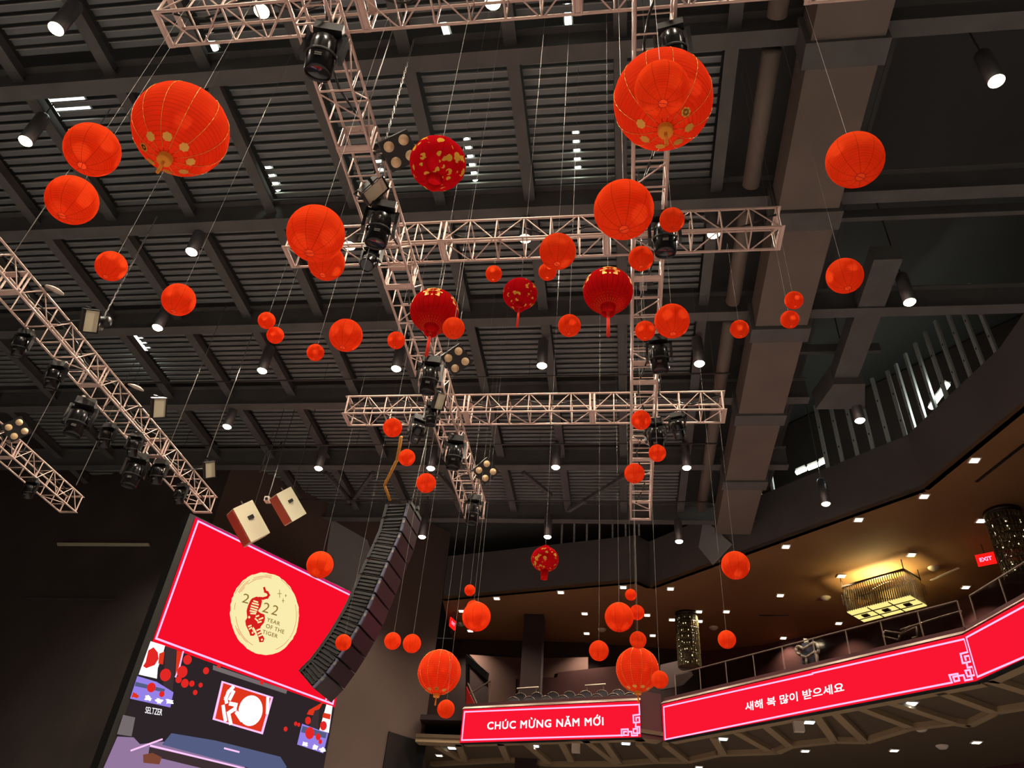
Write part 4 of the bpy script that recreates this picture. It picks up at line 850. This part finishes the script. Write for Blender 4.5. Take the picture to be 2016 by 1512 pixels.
# linear slots in the brown ceiling
for x0, y0, x1, y1, lb in ((1495,1211,1552,1212,'thin dark slot diffuser in the brown ceiling at centre right'),(1832,1142,1888,1117,'pale linear slot in the brown ceiling right of the chandelier'),(1922,948,2016,874,'long dark slot in the brown ceiling at the right edge')):
    o = MB().bar(H(x0,y0,HB)-Vector((0,0,.016)), H(x1,y1,HB)-Vector((0,0,.016)), .1, .03).obj('slot_diffuser', 'black' if 'dark' in lb else 'white_plastic'); tag(o, lb, 'vent')
# exit signs
def exit_sign(p, rz, label):
    t = empty('exit_sign', p, rz); tag(t, label, 'exit sign', 'red exit signs'); MB().box((0,0,0), (.62,.06,.44)).obj('housing', 'exit_red', t)
    me = text_mesh('EXIT', .2, .006); xs = [v.co.x for v in me.vertices]; m0 = (min(xs)+max(xs))/2
    for v in me.vertices: v.co = Vector((v.co.x-m0, -.036, v.co.y-.07))
    me.materials.clear(); me.materials.append(MATS['led_pink']); link('lettering', me, t); MB().tube((0,0,.22), (0,0,.6), .02, 6).obj('stem', 'wire_dark', t)
exit_sign(H(1941,1101,HB-.6), -.55, 'red exit sign hanging at the right edge of the brown ceiling')
exit_sign(H(891,1228,HB-.6), 1.35, 'red exit sign seen edge-on at the left end of the brown ceiling')
# pillar and wall panels at the back of the balcony
PB = VPlane(BW[0], BW[1])
pc = H(1053,1216,HB); o = MB().box((pc.x, pc.y, h2z(9.0)), (.95,.95,2*(h2z(HB)-h2z(9.0)))).obj('column', 'maroon_dark'); tag(o, 'dark maroon square column at the back of the balcony', 'column')
def panel(pts, d, m, label, name='wall_panel', cat='wall panel', pl=PB):
    o = MB().slab([pl.px(x, y, d) for x, y in pts], pl.n, .1).obj(name, m); tag(o, label, cat); return o
panel([(925,1290),(1028,1297),(1026,1337),(1016,1338),(1016,1388),(962,1388),(962,1330)], .4, 'panel_tan', 'tan wall panel left of the dark column on the balcony')
panel([(1066,1297),(1158,1295),(1158,1319),(1092,1328),(1090,1335),(1064,1335)], .4, 'panel_tan', 'tan wall panel right of the dark column on the balcony')
panel([(1018,1338),(1098,1335),(1098,1325),(1160,1318),(1255,1308),(1255,1375),(1018,1380)], .9, 'maroon', 'maroon half wall behind the balcony seats')
panel([(1300,1310),(1345,1300),(1365,1330),(1345,1350),(1300,1360)], 3.0, 'maroon_dark', 'dark brown wing wall left of the long ribbon screen')
# seats
st_back = MB().lathe([(0,0),(.02,0)], 4)
def seat_meshes():
    m1 = MB(); n = 10; prof = [(-.25,0),(.25,0)]+[(.25*math.cos(a)**.6 if math.cos(a) > 0 else -.25*abs(math.cos(a))**.6, .42+.16*math.sin(a)) for a in [math.pi*i/n for i in range(n+1)]]
    m1.add([(x,-.05,z) for x,z in prof]+[(x,.05,z) for x,z in prof], [tuple(range(len(prof))), tuple(range(2*len(prof)-1, len(prof)-1, -1))]+[(i, len(prof)+i, len(prof)+(i+1) % len(prof), (i+1) % len(prof)) for i in range(len(prof))])
    tr = MB().path([Vector((.235*math.cos(a), -.06, .43+.15*math.sin(a))) for a in [.5+(math.pi-1)*i/8 for i in range(9)]], .018, 6)  # paler strip standing in for the highlight along the seat top
    return m1.mesh('backrest', 'seat'), tr.mesh('top_highlight', 'ledge', True), MB().box((0,.25,0), (.46,.42,.1)).mesh('cushion', 'seat'), MB().box((-.27,.2,.16), (.06,.4,.06)).box((-.27,.2,-.26), (.05,.3,.8)).mesh('armrest', 'black')
sm = seat_meshes()
for nm, dd, ys_, xs_ in (('front', -.95, 1378, (1011,1042,1075,1108,1141,1175,1208,1240)), ('second', -1.9, 1370.5, (1025,1057,1089,1121,1153,1185,1217,1248))):
    for i, x in enumerate(xs_):
        yy = ys_ - (x-1011)*.035; q = PR1.px(x, yy, dd)
        t = empty('theatre_seat', q-Vector((0,0,.54)), math.atan2(PR1.u.y, PR1.u.x)); tag(t, 'dark theatre seat in the %s balcony row, %s from the left' % (nm, ORD[i]), 'seat', 'balcony seats'); t.scale = (1.05,1.05,1.1)
        for nmm, me in zip(('backrest','top_highlight','cushion','armrest'), sm): link(nmm, me, t)
# stair and rails at the left end of the balcony
t = empty('stair_railing', PR1.px(945,1388,-1.0)); tag(t, 'pale metal stair rail at the left end of the balcony', 'railing')
for a, b in (((924,1367),(966,1340)), ((966,1340),(960,1411)), ((921,1345),(950,1411))): MB().tube(PR1.px(*a,-1.0)-t.location, PR1.px(*b,-1.0)-t.location, .035, 8).obj('rail', 'ledge', t)
o = MB().slab([PR1.px(*q,-1.6) for q in ((921,1290),(963,1326),(961,1340),(925,1309),(924,1409),(920,1409))], PR1.n, .2).obj('stair_stringer', 'black'); tag(o, 'black slanting stair edge at the left end of the balcony', 'stair')
o = MB().slab([PR1.px(*q,-1.3) for q in ((919,1352),(948,1413),(919,1413))], PR1.n, .06).obj('red_panel', 'red_cloth'); tag(o, 'red triangular panel under the balcony stair rail', 'panel')
for a, b, lb in (((1018,1356),(1060,1353),'bright handrail bar at the left above the balcony seats'), ((1152,1350),(1192,1347),'bright handrail bar at the middle above the balcony seats')):
    pa, pb = PR1.px(*a,-2.6), PR1.px(*b,-2.6); o = empty('handrail', pa); tag(o, lb, 'handrail', 'balcony handrails')
    MB().tube(Vector(), pb-pa, .04, 8).obj('rail', 'rail_light', o, True)
    for q in (pa.lerp(pb,.1)-pa, pa.lerp(pb,.9)-pa): MB().tube(q, Vector((q.x, q.y, h2z(RT)-.15-pa.z)), .025, 6).obj('post', 'ledge', o)
# glass balustrade along the long ribbon
m = bpy.data.materials.new('rail_glass'); m.use_nodes = True; nt = m.node_tree; nt.nodes.clear()
a_ = nt.nodes.new('ShaderNodeBsdfTransparent'); a_.inputs[0].default_value = (.62,.6,.58,1); b_ = nt.nodes.new('ShaderNodeBsdfGlossy'); b_.inputs['Roughness'].default_value = .05; mx = nt.nodes.new('ShaderNodeMixShader'); mx.inputs[0].default_value = .06
o_ = nt.nodes.new('ShaderNodeOutputMaterial'); nt.links.new(a_.outputs[0], mx.inputs[1]); nt.links.new(b_.outputs[0], mx.inputs[2]); nt.links.new(mx.outputs[0], o_.inputs[0]); MATS['rail_glass'] = m
def balustrade(pl, s0, s1, label):
    t = empty('glass_balustrade', pl.at(((s0+s1)/2, h2z(RT)+.27), -.5)); tag(t, label, 'railing', 'glass balustrades'); n = max(1, round((s1-s0)/1.3)); st = (s1-s0)/n; zb, zt = h2z(RT)+.27, h2z(RT)+1.2
    for k in range(n+1): MB().bar(pl.at((s0+k*st, zb), -.5)-t.location, pl.at((s0+k*st, zt), -.5)-t.location, .045, .03).obj('post', 'ledge', t)
    for k in range(n): MB().slab([pl.at((s0+k*st+.04, zb+.05), -.5)-t.location, pl.at((s0+(k+1)*st-.04, zb+.05), -.5)-t.location, pl.at((s0+(k+1)*st-.04, zt-.06), -.5)-t.location, pl.at((s0+k*st+.04, zt-.06), -.5)-t.location], pl.n, .012).obj('pane', 'rail_glass', t)
    MB().bar(pl.at((s0, zt), -.5)-t.location, pl.at((s1, zt), -.5)-t.location, .05, .03).obj('top_rail', 'ledge', t)
balustrade(PR2, .3, PR2.len-.1, 'glass balustrade standing above the long middle ribbon screen')
balustrade(PR3, .1, PR3.len, 'glass balustrade standing above the right ribbon screen')
def c10(*p): return [(1260+.2063*x, 1100+.2063*y) for x, y in p]
t = empty('looped_handrail', PR2.px(1590,1305,-.9)); tag(t, 'shiny heart shaped handrail loop above the long ribbon screen', 'handrail')
lo_ = c10((1585,945),(1540,925),(1500,895),(1488,855),(1505,835),(1530,842),(1560,862),(1610,832),(1655,800),(1685,812),(1704,868),(1698,905),(1670,888),(1625,920),(1585,945))
MB().path([PR2.px(x, y, -.9)-t.location for x, y in lo_], .05, 8).obj('loop', 'rail_light', t, True)
for a, b in ((c10((1590,945))[0], c10((1590,1030))[0]), (c10((1690,905))[0], c10((1697,1005))[0])): MB().tube(PR2.px(*a,-.9)-t.location, PR2.px(*b,-.9)-t.location, .045, 8).obj('post', 'rail_light', t, True)
t = empty('display_stand', PR2.px(1597,1305,-1.3)); tag(t, 'grey upright stand with pale top behind the heart shaped handrail', 'stand')
MB().slab([PR2.px(*q,-1.3)-t.location for q in c10((1590,830),(1662,820),(1668,1010),(1592,1020))], PR2.n, .3).obj('body', 'bluegrey', t); MB().slab([PR2.px(*q,-1.25)-t.location for q in c10((1575,765),(1605,770),(1612,810),(1582,812))], PR2.n, .1).obj('sign', 'cream', t)
t = empty('stair_handrail', PR2.px(1770,1250,-1.6)); tag(t, 'dim stair handrails behind the glass below the rectangular chandelier', 'handrail')
for pts in (c9((690,690),(850,715),(930,640)), c9((685,695),(670,740),(820,775),(830,730),(990,650),(1000,745),(950,760)), c9((840,680),(1210,560),(1420,500))):
    MB().path([PR2.px(x, y, -1.6)-t.location for x, y in pts], .035, 6).obj('rail', 'ledge', t, True)
# ---- rectangular chandelier
hb_ = HB-1.5; q = [H(x, y, hb_) for x, y in ((1668,1206),(1701,1225),(1825,1193),(1792,1174))]; c = sum(q, Vector())/4
t = empty('rectangular_chandelier', Vector((c.x, c.y, h2z(HB)))); tag(t, 'glowing rectangular chandelier with crystal fringe under the brown ceiling', 'chandelier'); tl = t.location.copy(); q = [p-tl for p in q]
MB().slab(q, UP, .05).obj('diffuser', 'chand_glow', t)
def lerp4(u, v): return (q[0]*(1-u)+q[3]*u)*(1-v)+(q[1]*(1-u)+q[2]*u)*v
for u in (1/3, 2/3): MB().bar(lerp4(u,0)-UP*.01, lerp4(u,1)-UP*.01, .04, .03).obj('grid_bar', 'bronze', t)
for v in (.3, .72): MB().bar(lerp4(0,v)-UP*.01, lerp4(1,v)-UP*.01, .04, .03).obj('grid_bar', 'bronze', t)
for u in (1/6, .5, 5/6):
    p = lerp4(u, .5); MB().box(p-UP*.02, (.26,.26,.05), 0, Matrix.Rotation(math.atan2((q[3]-q[0]).y, (q[3]-q[0]).x), 3, 'Z')).obj('boss', 'bronze', t)
for i in range(4):
    a, b = q[i], q[(i+1) % 4]; n = int((b-a).length/.09); mb = MB(); ln = MB()
    for k in range(n):
        p = a.lerp(b, (k+.5)/n); zz = .62+.12*math.sin(k*.22); mb.tube(p+UP*.02, p+UP*zz, .016, 5); mb.tube(p+UP*(zz+.04), p+UP*1.05, .016, 5)
    mb.obj('crystal_fringe', 'crystal', t)
    MB().bar(a+UP*1.08, b+UP*1.08, .08, .08).obj('frame_bar', 'bronze', t); MB().tube(a+UP*1.08, Vector((a.x, a.y, 0)), .02, 6).obj('hanger', 'bronze', t)
    out = ((a+b)/2-sum(q, Vector())/4); out.z = 0; out.normalize(); a2, b2 = a+out*.12, b+out*.12
    mb = MB()
    for k in range(n): p = a2.lerp(b2, (k+.5)/n); mb.tube(p+UP*(.34+.1*math.sin(k*.3)), p+UP*.8, .014, 5)
    mb.obj('crystal_fringe', 'bronze', t)
ld = bpy.data.lights.new('chandelier_lamp', 'AREA'); ld.energy = 260; ld.color = (1,.82,.36); ld.size = .8; ld.shape = 'SQUARE'
lo = bpy.data.objects.new('lamp', ld); COL.objects.link(lo); lo.parent = t; lo.location = (0,0,-.95); lo.rotation_euler = (math.pi,0,0)
# ---- cylinder chandeliers
def cyl_chandelier(x, ytop, xb, yb, rpx, label, step=3):
    p = H(x, ytop, HB); t = empty('cylinder_chandelier', p); tag(t, label, 'chandelier', 'cylinder chandeliers'); rb = ray(xb, yb); zb = rb.z*(p.y/rb.y)+EYE; Lh = p.z-zb; z = (ROT.transposed() @ (p-Vector((0,0,EYE)))).z; R = rpx*z/F
    MB().lathe([(0,0),(R*1.05,0),(R*1.05,-.12),(R*.9,-.16),(0,-.16)], 28).obj('canopy', 'bronze', t, True); nt_ = 8; th = (Lh-.16)/nt_
    for k in range(nt_):
        z1 = -.16-k*th; mb = MB()
        for i in range(30):
            a = 2*math.pi*i/30; mb.tube((R*math.cos(a), R*math.sin(a), z1-.03), (R*math.cos(a), R*math.sin(a), z1-th*.86), .03, 5)
        mb.obj('crystal_tier', 'crystal', t); ring(R, z1-.02, .025, 28).obj('tier_ring', 'bronze', t)
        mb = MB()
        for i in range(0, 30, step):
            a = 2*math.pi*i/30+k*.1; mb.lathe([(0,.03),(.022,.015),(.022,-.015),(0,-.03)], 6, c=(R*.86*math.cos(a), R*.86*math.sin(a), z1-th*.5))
        mb.obj('crystal_glints', 'glint', t)  # glowing beads imitating light reflected in the crystals, not lamps
    MB().lathe([(R*.96,-Lh+.05),(R*.9,-Lh),(0,-Lh-.02)], 28).obj('bottom_dish', 'crystal', t, True)
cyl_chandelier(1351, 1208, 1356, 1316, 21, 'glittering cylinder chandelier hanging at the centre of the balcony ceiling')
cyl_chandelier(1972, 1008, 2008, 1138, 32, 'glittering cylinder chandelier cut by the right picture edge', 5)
# ---- tube lights and steel behind the studs
for (x0, y0, x1, y1, lb) in ((1568,931,1586,923,'left one of three bright tubes over the bulkhead'),(1591,922,1612,914,'middle one of three bright tubes over the bulkhead'),(1614,912,1628,906,'right one of three bright tubes over the bulkhead'),(1832,803,1857,769,'long slanting bright tube behind the studs at the right'),(1860,764,1866,756,'short bright tube beside the slanting one at the right')):
    pl = VPlane(E0[3], E0[4]) if x0 < 1700 else VPlane(E0[4], E0[5]); d = -.45 if x0 < 1700 else -.6
    a, b = pl.px(x0, y0, d), pl.px(x1, y1, d); t = empty('tube_light', (a+b)/2); tag(t, lb, 'tube light', 'tubes over the bulkhead')
    MB().tube(a-t.location, b-t.location, .09, 10).obj('tube', 'tube', t, True); MB().bar(a-t.location+UP*.14-pl.n*.06, b-t.location+UP*.14-pl.n*.06, .2, .06).obj('housing', 'wire_dark', t)
    ld = bpy.data.lights.new('tube_lamp', 'POINT'); ld.energy = 45; ld.color = (.86,1,.9); ld.shadow_soft_size = .15
    lo = bpy.data.objects.new('lamp', ld); COL.objects.link(lo); lo.parent = t; lo.location = pl.n*.2-UP*.02
